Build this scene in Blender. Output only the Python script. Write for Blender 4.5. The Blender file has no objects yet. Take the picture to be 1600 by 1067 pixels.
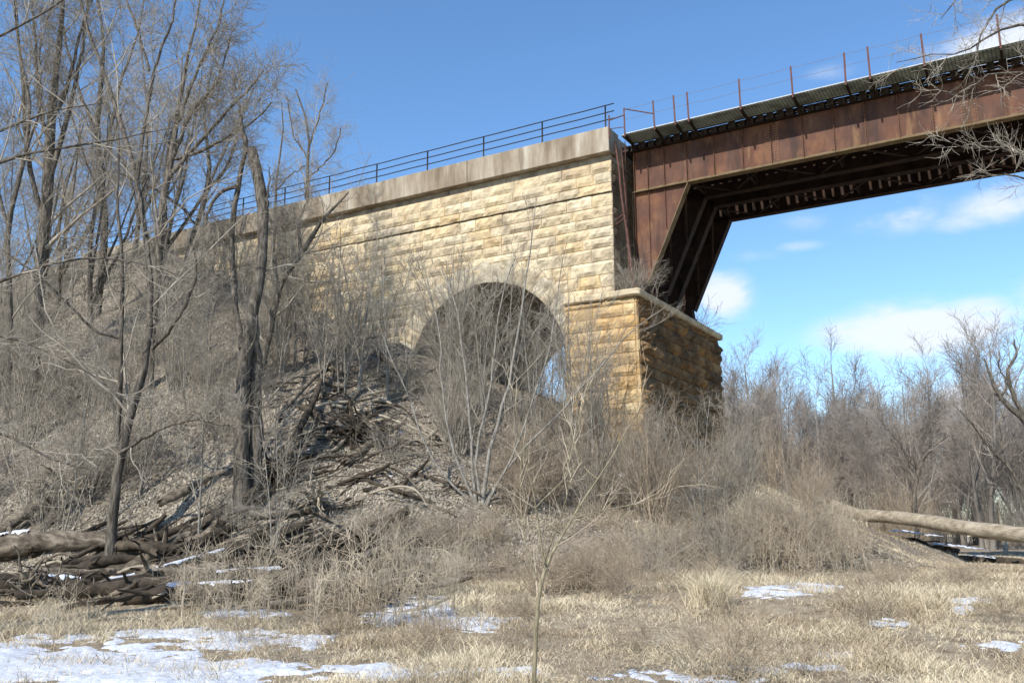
import bpy, math, random
import numpy as np
from mathutils import Vector
S = bpy.context.scene
COL = S.collection
# ------------------------------------------------------------------ camera, sky, sun, exposure
F, PX, PY, HY = 1450.0, 800.0, 533.5, 838.0
TH = math.atan((HY - PY) / F)
AZ = math.radians(180 - 59.25)
fh = np.array([math.cos(AZ), math.sin(AZ), 0.0]); rt = np.array([math.sin(AZ), -math.cos(AZ), 0.0]); up = np.array([0, 0, 1.0])
cf = fh * math.cos(TH) + up * math.sin(TH); cu = -fh * math.sin(TH) + up * math.cos(TH)
EYE = np.array([0, 0, 1.6])
cam = bpy.data.cameras.new('camera'); co = bpy.data.objects.new('camera', cam); COL.objects.link(co)
cam.sensor_width = 36.0; cam.lens = F / 1600 * 36.0; cam.clip_end = 6000; cam.clip_start = 0.1
co.location = EYE
co.rotation_euler = Vector(cf).to_track_quat('-Z', 'Y').to_euler()
S.camera = co
S.view_settings.view_transform = 'Standard'; S.view_settings.look = 'None'
S.view_settings.exposure = 0.6; S.view_settings.gamma = 1.0
S.render.engine = 'CYCLES'; S.cycles.max_bounces = 6; S.cycles.diffuse_bounces = 3

SUN_EL, SUN_AZX = math.radians(40), -0.07          # sun stands towards -Y, a touch towards -X
sd = np.array([SUN_AZX, -1.0]); sd /= np.linalg.norm(sd)
tosun = np.array([sd[0] * math.cos(SUN_EL), sd[1] * math.cos(SUN_EL), math.sin(SUN_EL)])
sl = bpy.data.lights.new('sun', 'SUN'); sl.energy = 4.0; sl.angle = math.radians(0.5); sl.color = (1.0, 0.955, 0.88)
so = bpy.data.objects.new('sun', sl); COL.objects.link(so); so.rotation_euler = Vector(tosun).to_track_quat('Z', 'Y').to_euler()

def ray(x, y): return cf * F + rt * (x - PX) - cu * (y - PY)
def atY(x, y, Y): r = ray(x, y); return EYE + r * Y / r[1]
def atD(x, y, d): r = ray(x, y); return EYE + r * d / (r @ fh)
def project(P):
    v = P - EYE; d = v @ cf
    return PX + F * (v @ rt) / d, PY - F * (v @ cu) / d

# world: Nishita sky with a few fair-weather clouds
W = bpy.data.worlds.new('World'); S.world = W; W.use_nodes = True
nt = W.node_tree; nt.nodes.clear()
def nd(t, kind, **kw):
    n = t.nodes.new(kind)
    for k, v in kw.items(): setattr(n, k, v)
    return n
def mth(t, op, a, b=None, c=None):
    n = nd(t, 'ShaderNodeMath', operation=op)
    for i, v in enumerate((a, b, c)):
        if v is None: continue
        if isinstance(v, (int, float)): n.inputs[i].default_value = v
        else: t.links.new(v, n.inputs[i])
    return n.outputs[0]
sky = nd(nt, 'ShaderNodeTexSky', sky_type='NISHITA'); sky.sun_disc = False
sky.sun_elevation = SUN_EL; sky.sun_rotation = math.atan2(sd[0], sd[1]); sky.air_density = 1.0; sky.dust_density = 0.2; sky.ozone_density = 3.0; sky.altitude = 200
tc = nd(nt, 'ShaderNodeTexCoord')
nz = nd(nt, 'ShaderNodeTexNoise'); nz.inputs['Scale'].default_value = 9; nz.inputs['Detail'].default_value = 7; nz.inputs['Roughness'].default_value = 0.62
mp = nd(nt, 'ShaderNodeMapping'); mp.inputs['Scale'].default_value = (1, 1, 2.2)
nt.links.new(tc.outputs['Generated'], mp.inputs['Vector']); nt.links.new(mp.outputs[0], nz.inputs['Vector'])
def vdot(vec):
    n = nd(nt, 'ShaderNodeVectorMath', operation='DOT_PRODUCT'); nt.links.new(tc.outputs['Generated'], n.inputs[0]); n.inputs[1].default_value = vec
    return n.outputs['Value']
CL = [(1450, 515, 125, 38, 1.0), (1520, 485, 60, 26, .7), (1395, 500, 60, 30, .6), (1128, 465, 48, 34, .9), (1180, 400, 60, 14, .22), (1400, 335, 70, 30, .55), (1560, 320, 80, 26, .55), (1500, 345, 60, 20, .4), (1560, 70, 90, 34, .8), (1300, 110, 50, 18, .3), (1270, 345, 60, 20, .25), (1500, 625, 70, 30, .8),
      (1900, 420, 200, 50, .9), (1850, 150, 150, 60, .8), (900, 760, 60, 18, .7), (1250, 385, 45, 10, .3)]
acc = None
for (x, y, rx, ry, s) in CL:
    c = ray(x, y); c /= np.linalg.norm(c)
    a = np.cross(c, up); a /= np.linalg.norm(a); b = np.cross(a, c)
    dx = mth(nt, 'DIVIDE', vdot(a), rx / F); dy = mth(nt, 'DIVIDE', vdot(b), ry / F)
    r2 = mth(nt, 'ADD', mth(nt, 'MULTIPLY', dx, dx), mth(nt, 'MULTIPLY', dy, dy))
    g = mth(nt, 'MULTIPLY', mth(nt, 'EXPONENT', mth(nt, 'MULTIPLY', r2, -0.9)), s)
    front = mth(nt, 'GREATER_THAN', vdot(c), 0.0)
    g = mth(nt, 'MULTIPLY', g, front)
    acc = g if acc is None else mth(nt, 'MAXIMUM', acc, g)
nn = mth(nt, 'MULTIPLY', mth(nt, 'SUBTRACT', nz.outputs['Fac'], 0.5), 1.7)
dens = mth(nt, 'ADD', acc, mth(nt, 'MULTIPLY', nn, mth(nt, 'MINIMUM', mth(nt, 'MULTIPLY', acc, 2.0), 1.0)))
mr = nd(nt, 'ShaderNodeMapRange', interpolation_type='SMOOTHSTEP'); nt.links.new(dens, mr.inputs[0])
mr.inputs[1].default_value = 0.12; mr.inputs[2].default_value = 0.75; mr.inputs[3].default_value = 0; mr.inputs[4].default_value = 0.92
hs = nd(nt, 'ShaderNodeHueSaturation'); hs.inputs['Saturation'].default_value = 1.13; nt.links.new(sky.outputs[0], hs.inputs['Color'])
mx = nd(nt, 'ShaderNodeMix', data_type='RGBA'); nt.links.new(mr.outputs[0], mx.inputs[0]); nt.links.new(hs.outputs[0], mx.inputs[6]); mx.inputs[7].default_value = (4.2, 4.45, 4.9, 1)
bg = nd(nt, 'ShaderNodeBackground'); bg.inputs['Strength'].default_value = 0.148; nt.links.new(mx.outputs[2], bg.inputs['Color'])
wo = nd(nt, 'ShaderNodeOutputWorld'); nt.links.new(bg.outputs[0], wo.inputs['Surface'])

# ------------------------------------------------------------------ materials
def mat(name, c1, c2, scale=4.0, c3=None, stretch=(1, 1, 1), rough=0.9, bump=0.3, bscale=None, attr=None, objrand=0.0, world=False, spec=0.2, bdist=0.03, detail=6, contrast=(0.35, 0.65)):
    m = bpy.data.materials.new(name); m.use_nodes = True; t = m.node_tree; b = t.nodes['Principled BSDF']
    b.inputs['Roughness'].default_value = rough; b.inputs['Specular IOR Level'].default_value = spec
    tcn = nd(t, 'ShaderNodeTexCoord'); mpn = nd(t, 'ShaderNodeMapping'); mpn.inputs['Scale'].default_value = stretch
    if world:
        g = nd(t, 'ShaderNodeNewGeometry'); t.links.new(g.outputs['Position'], mpn.inputs['Vector'])
    else: t.links.new(tcn.outputs['Object'], mpn.inputs['Vector'])
    n = nd(t, 'ShaderNodeTexNoise'); n.inputs['Scale'].default_value = scale; n.inputs['Detail'].default_value = detail; n.inputs['Roughness'].default_value = 0.65
    t.links.new(mpn.outputs[0], n.inputs['Vector'])
    r = nd(t, 'ShaderNodeValToRGB'); r.color_ramp.elements[0].position = contrast[0]; r.color_ramp.elements[1].position = contrast[1]
    r.color_ramp.elements[0].color = (*c1, 1); r.color_ramp.elements[1].color = (*c2, 1)
    if c3: e = r.color_ramp.elements.new((contrast[0] + contrast[1]) / 2); e.color = (*c3, 1)
    t.links.new(n.outputs['Fac'], r.inputs[0]); out = r.outputs[0]
    if attr:                                          # a palette by a per-piece random number
        a = nd(t, 'ShaderNodeAttribute', attribute_name='tone')
        r2 = nd(t, 'ShaderNodeValToRGB'); els = r2.color_ramp.elements
        while len(els) > 1: els.remove(els[-1])
        els[0].position = 0; els[0].color = (*attr[0], 1)
        for i, c in enumerate(attr[1:]): e = els.new((i + 1) / (len(attr) - 1)); e.color = (*c, 1)
        t.links.new(a.outputs['Fac'], r2.inputs[0])
        mm = nd(t, 'ShaderNodeMix', data_type='RGBA', blend_type='MULTIPLY'); mm.inputs[0].default_value = 1
        t.links.new(out, mm.inputs[6]); t.links.new(r2.outputs[0], mm.inputs[7]); out = mm.outputs[2]
    if objrand:
        oi = nd(t, 'ShaderNodeObjectInfo'); h = nd(t, 'ShaderNodeHueSaturation')
        v = mth(t, 'ADD', mth(t, 'MULTIPLY', oi.outputs['Random'], 2 * objrand), 1 - objrand)
        t.links.new(v, h.inputs['Value']); t.links.new(out, h.inputs['Color']); out = h.outputs[0]
    t.links.new(out, b.inputs['Base Color'])
    if bump:
        n2 = nd(t, 'ShaderNodeTexNoise'); n2.inputs['Scale'].default_value = bscale or scale * 3; n2.inputs['Detail'].default_value = 8; n2.inputs['Roughness'].default_value = 0.7
        t.links.new(mpn.outputs[0], n2.inputs['Vector'])
        bp = nd(t, 'ShaderNodeBump'); bp.inputs['Strength'].default_value = bump; bp.inputs['Distance'].default_value = bdist
        t.links.new(n2.outputs['Fac'], bp.inputs['Height']); t.links.new(bp.outputs[0], b.inputs['Normal'])
    return m
M = {}
M['stone'] = mat('rock_faced_limestone', (.62, .56, .48), (1.0, .97, .90), 2.2, c3=(.86, .81, .73), bump=.9, bscale=9, bdist=.05, rough=.95,
                 attr=[(.66, .55, .37), (.73, .63, .44), (.62, .47, .27), (.76, .68, .50), (.58, .49, .34), (.70, .60, .43), (.66, .51, .29), (.70, .62, .47), (.60, .50, .34), (.60, .52, .40)])
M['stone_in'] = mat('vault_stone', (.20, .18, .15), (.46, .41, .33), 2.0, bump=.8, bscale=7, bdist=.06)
M['stone_side'] = mat('shade_toned_pier_stone', (.10, .075, .052), (.36, .25, .14), .9, c3=(.21, .15, .095), bump=1.0, bscale=6, bdist=.08,
                 attr=[(.7, .66, .6), (1, .9, .75), (.95, .72, .45), (.6, .58, .55), (1, .85, .62)])  # pier stone darkened: the shade of the end face is in the colour
M['end'] = mat('shade_toned_end_face', (.10, .08, .06), (.32, .26, .18), 1.2, c3=(.2, .15, .10), stretch=(1, 1, .35), bump=.6, bscale=7)  # stone toned down to carry the shade on the wall's end
M['concrete'] = mat('weathered_concrete', (.17, .13, .09), (.42, .375, .30), 1.6, c3=(.29, .24, .175), stretch=(1, 1, .22), bump=.35, bscale=14, bdist=.02, contrast=(.3, .68))
M['frieze'] = mat('shade_toned_frieze_stone', (.17, .14, .10), (.42, .36, .27), 1.5, bump=.5)  # the shadow below the coping is put into this dark tone
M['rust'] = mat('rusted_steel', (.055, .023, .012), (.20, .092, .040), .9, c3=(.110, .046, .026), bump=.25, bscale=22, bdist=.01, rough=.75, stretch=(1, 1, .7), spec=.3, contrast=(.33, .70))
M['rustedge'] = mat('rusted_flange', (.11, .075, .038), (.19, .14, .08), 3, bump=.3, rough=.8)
M['rust_shade'] = mat('shade_toned_rusted_steel', (.016, .010, .008), (.045, .026, .018), 2.2, bump=.3, rough=.85)  # rust darkened so its colour holds the shade under the deck
M['rivet'] = mat('rivet_rust', (.26, .13, .055), (.42, .24, .11), 8, bump=0, rough=.8)
M['tie'] = mat('creosoted_timber', (.02, .016, .013), (.055, .042, .033), 3, stretch=(4, .6, 4), bump=.5)
M['post'] = mat('red_brown_post', (.085, .038, .032), (.15, .075, .06), 8, bump=.2)
M['pipe'] = mat('dark_painted_pipe', (.02, .018, .02), (.045, .035, .032), 9, bump=.1, rough=.6)
M['wire'] = mat('fence_wire', (.2, .15, .12), (.3, .24, .2), 9, bump=0)
M['edge'] = mat('pale_deck_edge', (.45, .46, .46), (.6, .6, .6), 5, bump=.1)  # plain pale tone for the strip at the deck edge
M['bark'] = mat('grey_brown_bark', (.035, .029, .022), (.20, .172, .14), 12, c3=(.10, .086, .068), stretch=(1, 1, .2), bump=1.0, bscale=9, bdist=.05, objrand=.14)
M['bark_light'] = mat('pale_grey_bark', (.12, .108, .09), (.32, .295, .25), 16, stretch=(1, 1, .4), bump=.7, bscale=22, bdist=.02, objrand=.12)
M['twig'] = mat('grey_twigs', (.19, .162, .126), (.40, .355, .285), 3, bump=0, objrand=.18)
M['twig_far'] = mat('purple_grey_twigs', (.22, .185, .155), (.37, .325, .275), .25, bump=0, objrand=.16)
M['bark_far'] = mat('distant_bark', (.12, .105, .088), (.25, .225, .195), 1, stretch=(1, 1, .3), bump=.3, objrand=.2)
M['twig_warm'] = mat('tan_twigs', (.24, .185, .125), (.44, .355, .26), 2.5, bump=0, objrand=.18)
M['stalk'] = mat('straw_stalks', (.36, .29, .20), (.60, .51, .38), 3, bump=0, objrand=.12)
M['sapling'] = mat('olive_tan_bark', (.13, .11, .065), (.32, .275, .18), 24, stretch=(1, 1, .3), bump=.8, bscale=60, bdist=.01)
M['deadwood'] = mat('weathered_dead_wood', (.05, .04, .029), (.30, .25, .19), 3.4, c3=(.15, .122, .09), stretch=(.35, 1.6, 1.6), bump=1.0, bscale=6, bdist=.06, objrand=.2)
M['deadpale'] = mat('pale_peeled_wood', (.20, .165, .115), (.44, .38, .29), 4, stretch=(.4, 1.5, 1.5), bump=.8, bscale=8, bdist=.04, objrand=.1)
M['splint'] = mat('fresh_split_wood', (.16, .10, .06), (.30, .21, .13), 6, stretch=(2, 2, .4), bump=.6)
M['rottendark'] = mat('dark_rotten_wood', (.025, .02, .015), (.10, .078, .055), 3, bump=1.0, bscale=8, bdist=.06, objrand=.2)  # dark brown tone for logs, roots and the creek bank
M['snow'] = mat('old_snow', (.50, .52, .56), (.74, .76, .80), 9, bump=1.0, bscale=14, bdist=.03, rough=.6)
M['leaf'] = mat('dry_leaf_litter', (.8, .8, .8), (1, 1, 1), 2, bump=0, attr=[(.24, .19, .13), (.41, .36, .28), (.33, .275, .20), (.49, .435, .345), (.38, .315, .225), (.45, .40, .32), (.17, .135, .095), (.55, .50, .41)], rough=.8)
M['grass'] = mat('dry_grass', (.72, .70, .66), (1, 1, 1), .9, bump=0, attr=[(.32, .245, .165), (.56, .46, .31), (.44, .35, .235), (.68, .58, .40), (.60, .50, .345), (.74, .65, .47), (.70, .60, .42)], rough=.8, world=True)
M['can'] = mat('blue_painted_plastic', (.02, .05, .12), (.05, .10, .2), 8, bump=0, rough=.4)
M['white'] = mat('off_white_paint', (.6, .62, .65), (.72, .74, .76), 8, bump=0, rough=.5)
M['pier'] = mat('ochre_pier_stone', (.58, .50, .40), (1.0, .95, .86), 2.0, c3=(.84, .76, .64), bump=.9, bscale=9, bdist=.05, rough=.95, attr=[(.66, .53, .33), (.64, .44, .21), (.70, .58, .38), (.56, .42, .24), (.68, .50, .27), (.62, .52, .36)])
M['ring'] = mat('grey_voussoir_stone', (.50, .46, .40), (.92, .89, .82), 2.2, c3=(.74, .70, .62), bump=.9, bscale=9, bdist=.05, rough=.95, attr=[(.58, .52, .41), (.64, .58, .47), (.50, .46, .38), (.62, .53, .39)])
# rust patina: second, larger purple-red blotches over the orange rust
def patina(m, col, sc=.45, stretch=(1, 1, 1), lo=.42, hi=.62, k=.6, det=4):
    t = m.node_tree; b = t.nodes['Principled BSDF']; src = b.inputs['Base Color'].links[0].from_socket
    tcn = nd(t, 'ShaderNodeTexCoord'); mpn = nd(t, 'ShaderNodeMapping'); mpn.inputs['Scale'].default_value = stretch; n = nd(t, 'ShaderNodeTexNoise'); n.inputs['Scale'].default_value = sc; n.inputs['Detail'].default_value = det
    t.links.new(tcn.outputs['Object'], mpn.inputs['Vector']); t.links.new(mpn.outputs[0], n.inputs['Vector'])
    r = nd(t, 'ShaderNodeMapRange'); r.inputs[1].default_value = lo; r.inputs[2].default_value = hi; t.links.new(n.outputs['Fac'], r.inputs[0])
    mm = nd(t, 'ShaderNodeMix', data_type='RGBA'); mm.inputs[7].default_value = (*col, 1)
    t.links.new(mth(t, 'MULTIPLY', r.outputs[0], k), mm.inputs[0]); t.links.new(src, mm.inputs[6]); t.links.new(mm.outputs[2], b.inputs['Base Color'])
patina(M['rust'], (.10, .058, .046), .8, k=.35)
patina(M['rust'], (.035, .02, .016), 2.4, (1, 1, .18), .50, .66, .75, 6)
patina(M['rust'], (.25, .14, .065), 3.0, (1, 1, .25), .58, .72, .6, 6)
patina(M['stone'], (.46, .40, .31), .35, k=.4)
patina(M['stone'], (.30, .25, .185), 1.5, (1, 1, .3), .50, .68, .6, 8)
patina(M['stone'], (.16, .135, .10), .8, (1, 1, .5), .60, .72, .6, 8)
patina(M['pier'], (.28, .21, .13), 1.3, (1, 1, .35), .48, .66, .65, 8)
patina(M['concrete'], (.15, .11, .075), 2.2, (1, 1, .15), .54, .68, .6, 8)
# walkway underside: grating panel pattern
def grating():
    m = bpy.data.materials.new('grey_green_grating'); m.use_nodes = True; t = m.node_tree; b = t.nodes['Principled BSDF']; b.inputs['Roughness'].default_value = .7
    g = nd(t, 'ShaderNodeNewGeometry'); mpn = nd(t, 'ShaderNodeMapping'); t.links.new(g.outputs['Position'], mpn.inputs['Vector'])
    br = nd(t, 'ShaderNodeTexBrick'); br.offset = 0; br.inputs['Scale'].default_value = 1; br.inputs['Brick Width'].default_value = .13; br.inputs['Row Height'].default_value = .17; br.inputs['Mortar Size'].default_value = .014
    br.inputs['Color1'].default_value = (.38, .45, .41, 1); br.inputs['Color2'].default_value = (.30, .36, .33, 1); br.inputs['Mortar'].default_value = (.08, .10, .09, 1)
    t.links.new(mpn.outputs[0], br.inputs['Vector'])
    n = nd(t, 'ShaderNodeTexNoise'); n.inputs['Scale'].default_value = 1.6; n.inputs['Detail'].default_value = 6; t.links.new(mpn.outputs[0], n.inputs['Vector'])
    mm = nd(t, 'ShaderNodeMix', data_type='RGBA', blend_type='MULTIPLY'); mm.inputs[0].default_value = .8
    r = nd(t, 'ShaderNodeMapRange'); r.inputs[1].default_value = .4; r.inputs[2].default_value = .55; r.inputs[3].default_value = .45; t.links.new(n.outputs['Fac'], r.inputs[0])
    t.links.new(br.outputs[0], mm.inputs[6]); t.links.new(r.outputs[0], mm.inputs[7]); t.links.new(mm.outputs[2], b.inputs['Base Color'])
    return m
M['grating'] = grating()

# ------------------------------------------------------------------ noise, mesh helpers
def hsh(ix, iy, iz, s):
    h = (ix * 374761393 + iy * 668265263 + iz * 2147483647 + s * 1274126177) & 0xffffffff
    h = ((h ^ (h >> 13)) * 1274126177) & 0xffffffff
    h = ((h ^ (h >> 16)) * 2246822519) & 0xffffffff
    return ((h ^ (h >> 15)) & 0xffff) / 65535.0
def vn(x, y, z=0.0, s=0):
    x, y, z = np.broadcast_arrays(np.asarray(x, float), np.asarray(y, float), np.asarray(z, float))
    ix = np.floor(x).astype(np.int64); iy = np.floor(y).astype(np.int64); iz = np.floor(z).astype(np.int64)
    fx, fy, fz = x - ix, y - iy, z - iz
    fx = fx * fx * (3 - 2 * fx); fy = fy * fy * (3 - 2 * fy); fz = fz * fz * (3 - 2 * fz)
    r = 0
    for a in (0, 1):
        for b in (0, 1):
            for c in (0, 1):
                r = r + hsh(ix + a, iy + b, iz + c, s) * (fx if a else 1 - fx) * (fy if b else 1 - fy) * (fz if c else 1 - fz)
    return r
def fbm(x, y, z=0.0, s=0, o=4):
    r = 0; a = 1; t = 0
    for i in range(o):
        r = r + a * vn(x * 2 ** i, y * 2 ** i, z * 2 ** i, s + i); t += a; a *= .5
    return r / t
def mesh(name, V, Q, T=None, tone=None, smooth=False):
    me = bpy.data.meshes.new(name); V = np.asarray(V, np.float32).reshape(-1, 3)
    Q = np.asarray(Q, np.int32).reshape(-1, 4) if Q is not None and len(Q) else np.zeros((0, 4), np.int32)
    T = np.asarray(T, np.int32).reshape(-1, 3) if T is not None and len(T) else np.zeros((0, 3), np.int32)
    me.vertices.add(len(V)); me.vertices.foreach_set('co', V.ravel())
    L = np.concatenate([Q.ravel(), T.ravel()]); me.loops.add(len(L)); me.loops.foreach_set('vertex_index', L)
    st = np.concatenate([np.arange(len(Q)) * 4, len(Q) * 4 + np.arange(len(T)) * 3]).astype(np.int32)
    me.polygons.add(len(st)); me.polygons.foreach_set('loop_start', st)
    me.polygons.foreach_set('use_smooth', np.full(len(st), smooth))
    if tone is not None:
        a = me.attributes.new('tone', 'FLOAT', 'POINT'); a.data.foreach_set('value', np.asarray(tone, np.float32))
    me.update(calc_edges=True); me.validate(); return me
def tag(o, label=None, cat=None, group=None, kind=None):
    for k, v in (('label', label), ('category', cat), ('group', group), ('kind', kind)):
        if v: o[k] = v
    return o
def obj(name, me, m, parent=None, loc=None):
    o = bpy.data.objects.new(name, me); COL.objects.link(o)
    if m and me is not None and not me.materials: me.materials.append(M[m] if isinstance(m, str) else m)
    if parent: o.parent = parent
    if loc is not None: o.location = loc
    return o
def thing(name, label, cat, loc=(0, 0, 0), group=None, rz=0):
    o = obj(name, None, None, None, loc); o.rotation_euler.z = rz; return tag(o, label, cat, group)
class MB:
    def __init__(s): s.V = []; s.Q = []; s.T = []; s.n = 0; s.tn = []
    def add(s, V, Q, T=None, tone=0.5):
        V = np.asarray(V, float).reshape(-1, 3)
        if Q is not None and len(Q): s.Q.append(np.asarray(Q, int).reshape(-1, 4) + s.n)
        if T is not None and len(T): s.T.append(np.asarray(T, int).reshape(-1, 3) + s.n)
        s.V.append(V); s.n += len(V); s.tn.append(np.full(len(V), tone) if np.isscalar(tone) else np.asarray(tone)); return s
    def box(s, x0, x1, y0, y1, z0, z1):
        V = [(x, y, z) for x in (x0, x1) for y in (y0, y1) for z in (z0, z1)]
        return s.add(V, [(0, 1, 3, 2), (4, 6, 7, 5), (0, 4, 5, 1), (2, 3, 7, 6), (0, 2, 6, 4), (1, 5, 7, 3)])
    def bar(s, a, b, w, h, upv=(0, 0, 1)):
        a = np.array(a, float); b = np.array(b, float); t = b - a; t /= np.linalg.norm(t); uv = np.array(upv, float)
        sdv = np.cross(t, uv)
        if np.linalg.norm(sdv) < 1e-3: sdv = np.cross(t, (0, 1, 0))
        sdv /= np.linalg.norm(sdv); u2 = np.cross(sdv, t)
        V = [p + sdv * i * w / 2 + u2 * j * h / 2 for p in (a, b) for i in (-1, 1) for j in (-1, 1)]
        return s.add(V, [(0, 1, 3, 2), (4, 6, 7, 5), (0, 4, 5, 1), (2, 3, 7, 6), (0, 2, 6, 4), (1, 5, 7, 3)])
    def prism(s, pts, y0, y1):                         # an x-z outline between two y planes (quads and tris only)
        n = len(pts); V = [(x, y0, z) for x, z in pts] + [(x, y1, z) for x, z in pts]
        Q = [(i, (i + 1) % n, n + (i + 1) % n, n + i) for i in range(n)]
        T = [(0, i, i + 1) for i in range(1, n - 1)] + [(n, n + i + 1, n + i) for i in range(1, n - 1)]
        return s.add(V, Q, T)
    def tube(s, P, R, k=8, cap=True, bumpy=0.0, seed=0, jag=False):
        V, Q = tubes(np.asarray(P, float)[None], np.asarray(R, float)[None], k)
        n = len(P)
        if bumpy:
            c = np.repeat(np.asarray(P, float), k, axis=0); dv = V - c
            f = 1 + bumpy * (fbm(V[:, 0] * 2.1, V[:, 1] * 2.1, V[:, 2] * 2.1, seed, 3) - .5) * 2
            V = c + dv * f[:, None]
        T = []
        if jag:
            jr = np.random.default_rng(seed + 5); P_ = np.asarray(P, float); t0_ = P_[0] - P_[1]; t0_ /= np.linalg.norm(t0_); t1_ = P_[-1] - P_[-2]; t1_ /= np.linalg.norm(t1_)
            V[:k] += t0_ * jr.uniform(-.6, 1.6, (k, 1)) * R[0]; V[-k:] += t1_ * jr.uniform(-.6, 2.2, (k, 1)) * R[-1]
        if cap:
            V = np.vstack([V, P[0], P[-1]]); T = [(n * k, (i + 1) % k, i) for i in range(k)] + [(n * k + 1, (n - 1) * k + i, (n - 1) * k + (i + 1) % k) for i in range(k)]
        return s.add(V, Q, T)
    def get(s, name, smooth=False, tone=False, origin=None):
        V = np.vstack(s.V)
        if origin is not None: V = V - np.asarray(origin)
        return mesh(name, V, np.vstack(s.Q) if s.Q else None, np.vstack(s.T) if s.T else None, np.concatenate(s.tn) if tone else None, smooth)
def tubes(P, R, k):
    """B polylines of n points with radii -> vertices and quads"""
    B, n = P.shape[:2]
    t = np.gradient(P, axis=1); t /= np.linalg.norm(t, axis=2, keepdims=True) + 1e-9
    mt = np.abs(t.mean(1)); ref = np.eye(3)[mt.argmin(1)][:, None, :]
    u = np.cross(t, ref); u /= np.linalg.norm(u, axis=2, keepdims=True) + 1e-9; v = np.cross(t, u)
    an = np.arange(k) * 2 * math.pi / k
    V = P[:, :, None] + R[:, :, None, None] * (u[:, :, None] * np.cos(an)[None, None, :, None] + v[:, :, None] * np.sin(an)[None, None, :, None])
    idx = np.arange(B * n * k).reshape(B, n, k); a = idx[:, :-1]; b = idx[:, 1:]
    Q = np.stack([a, b, np.roll(b, -1, 2), np.roll(a, -1, 2)], -1).reshape(-1, 4)
    return V.reshape(-1, 3), Q

# ------------------------------------------------------------------ terrain
Y0 = 34.7
def smax(a, b, k): h = np.clip(.5 + .5 * (a - b) / k, 0, 1); return b * (1 - h) + a * h + k * h * (1 - h)
def embank(x, y):
    dx = np.maximum(0, x + 46); dy = np.maximum(0, Y0 - .1 - y) + np.maximum(0, y - Y0 - 10.2)
    e = 18.75 - np.hypot(.44 * dx, .85 * dy)
    nzz = (fbm(x * .22, y * .22, 0, 3) - .5) * 1.5 + (fbm(x * .9, y * .9, 0, 9) - .5) * .45
    fade = np.clip((18.9 - e) / 3, 0, 1) * np.clip(dy / 3 + np.clip(dx / 40, 0, .3), 0, 1)
    return e + nzz * fade
def basez(x, y):
    u = x * rt[0] + y * rt[1]; d = x * fh[0] + y * fh[1]
    z = .5 * np.clip((y - 9) / 10, 0, 1) * np.clip((d - 10) / 8, 0, 1) + (fbm(x * .35, y * .35, 0, 21) - .5) * .28 * np.clip(d / 14, .4, 1) + (fbm(x * 1.4, y * 1.4, 0, 5) - .5) * .10
    # creek bank: the field beyond steps up behind a dark cut
    c = (d - 40 - .10 * (u - 20) ** 2 * .05)
    bank = np.clip((c - 4.2) / .45, 0, 1) * .75 - np.clip(c / 1.5, 0, 1) * .85 + np.clip((c - 4.2) / 5, 0, 1) * .35
    return z + bank * np.clip((u - 11) / 3, 0, 1) * np.clip((60 - d) / 8, 0, 1) + .25 * np.clip((d - 55) / 10, 0, 1)
def gz(x, y):
    x = np.asarray(x, float); y = np.asarray(y, float)
    return smax(embank(x, y), basez(x, y), .5)
def G(px, py, dmin=6, dmax=170):
    """first point of the ground under a line of sight (for siting things on the slope)"""
    d = np.concatenate([np.arange(dmin, 60, .05), np.arange(60, dmax, .5)]); r = ray(px, py); r = r / (r @ fh)
    P = EYE + r[None] * d[:, None]; below = P[:, 2] < gz(P[:, 0], P[:, 1])
    i = below.argmax() if below.any() else len(d) - 1
    p = P[i].copy(); p[2] = gz(p[0], p[1]); return p
def onG(x, y, dz=0): return np.array([x, y, float(gz(x, y)) + dz])
def depth(p): return float(p @ fh)

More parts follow.
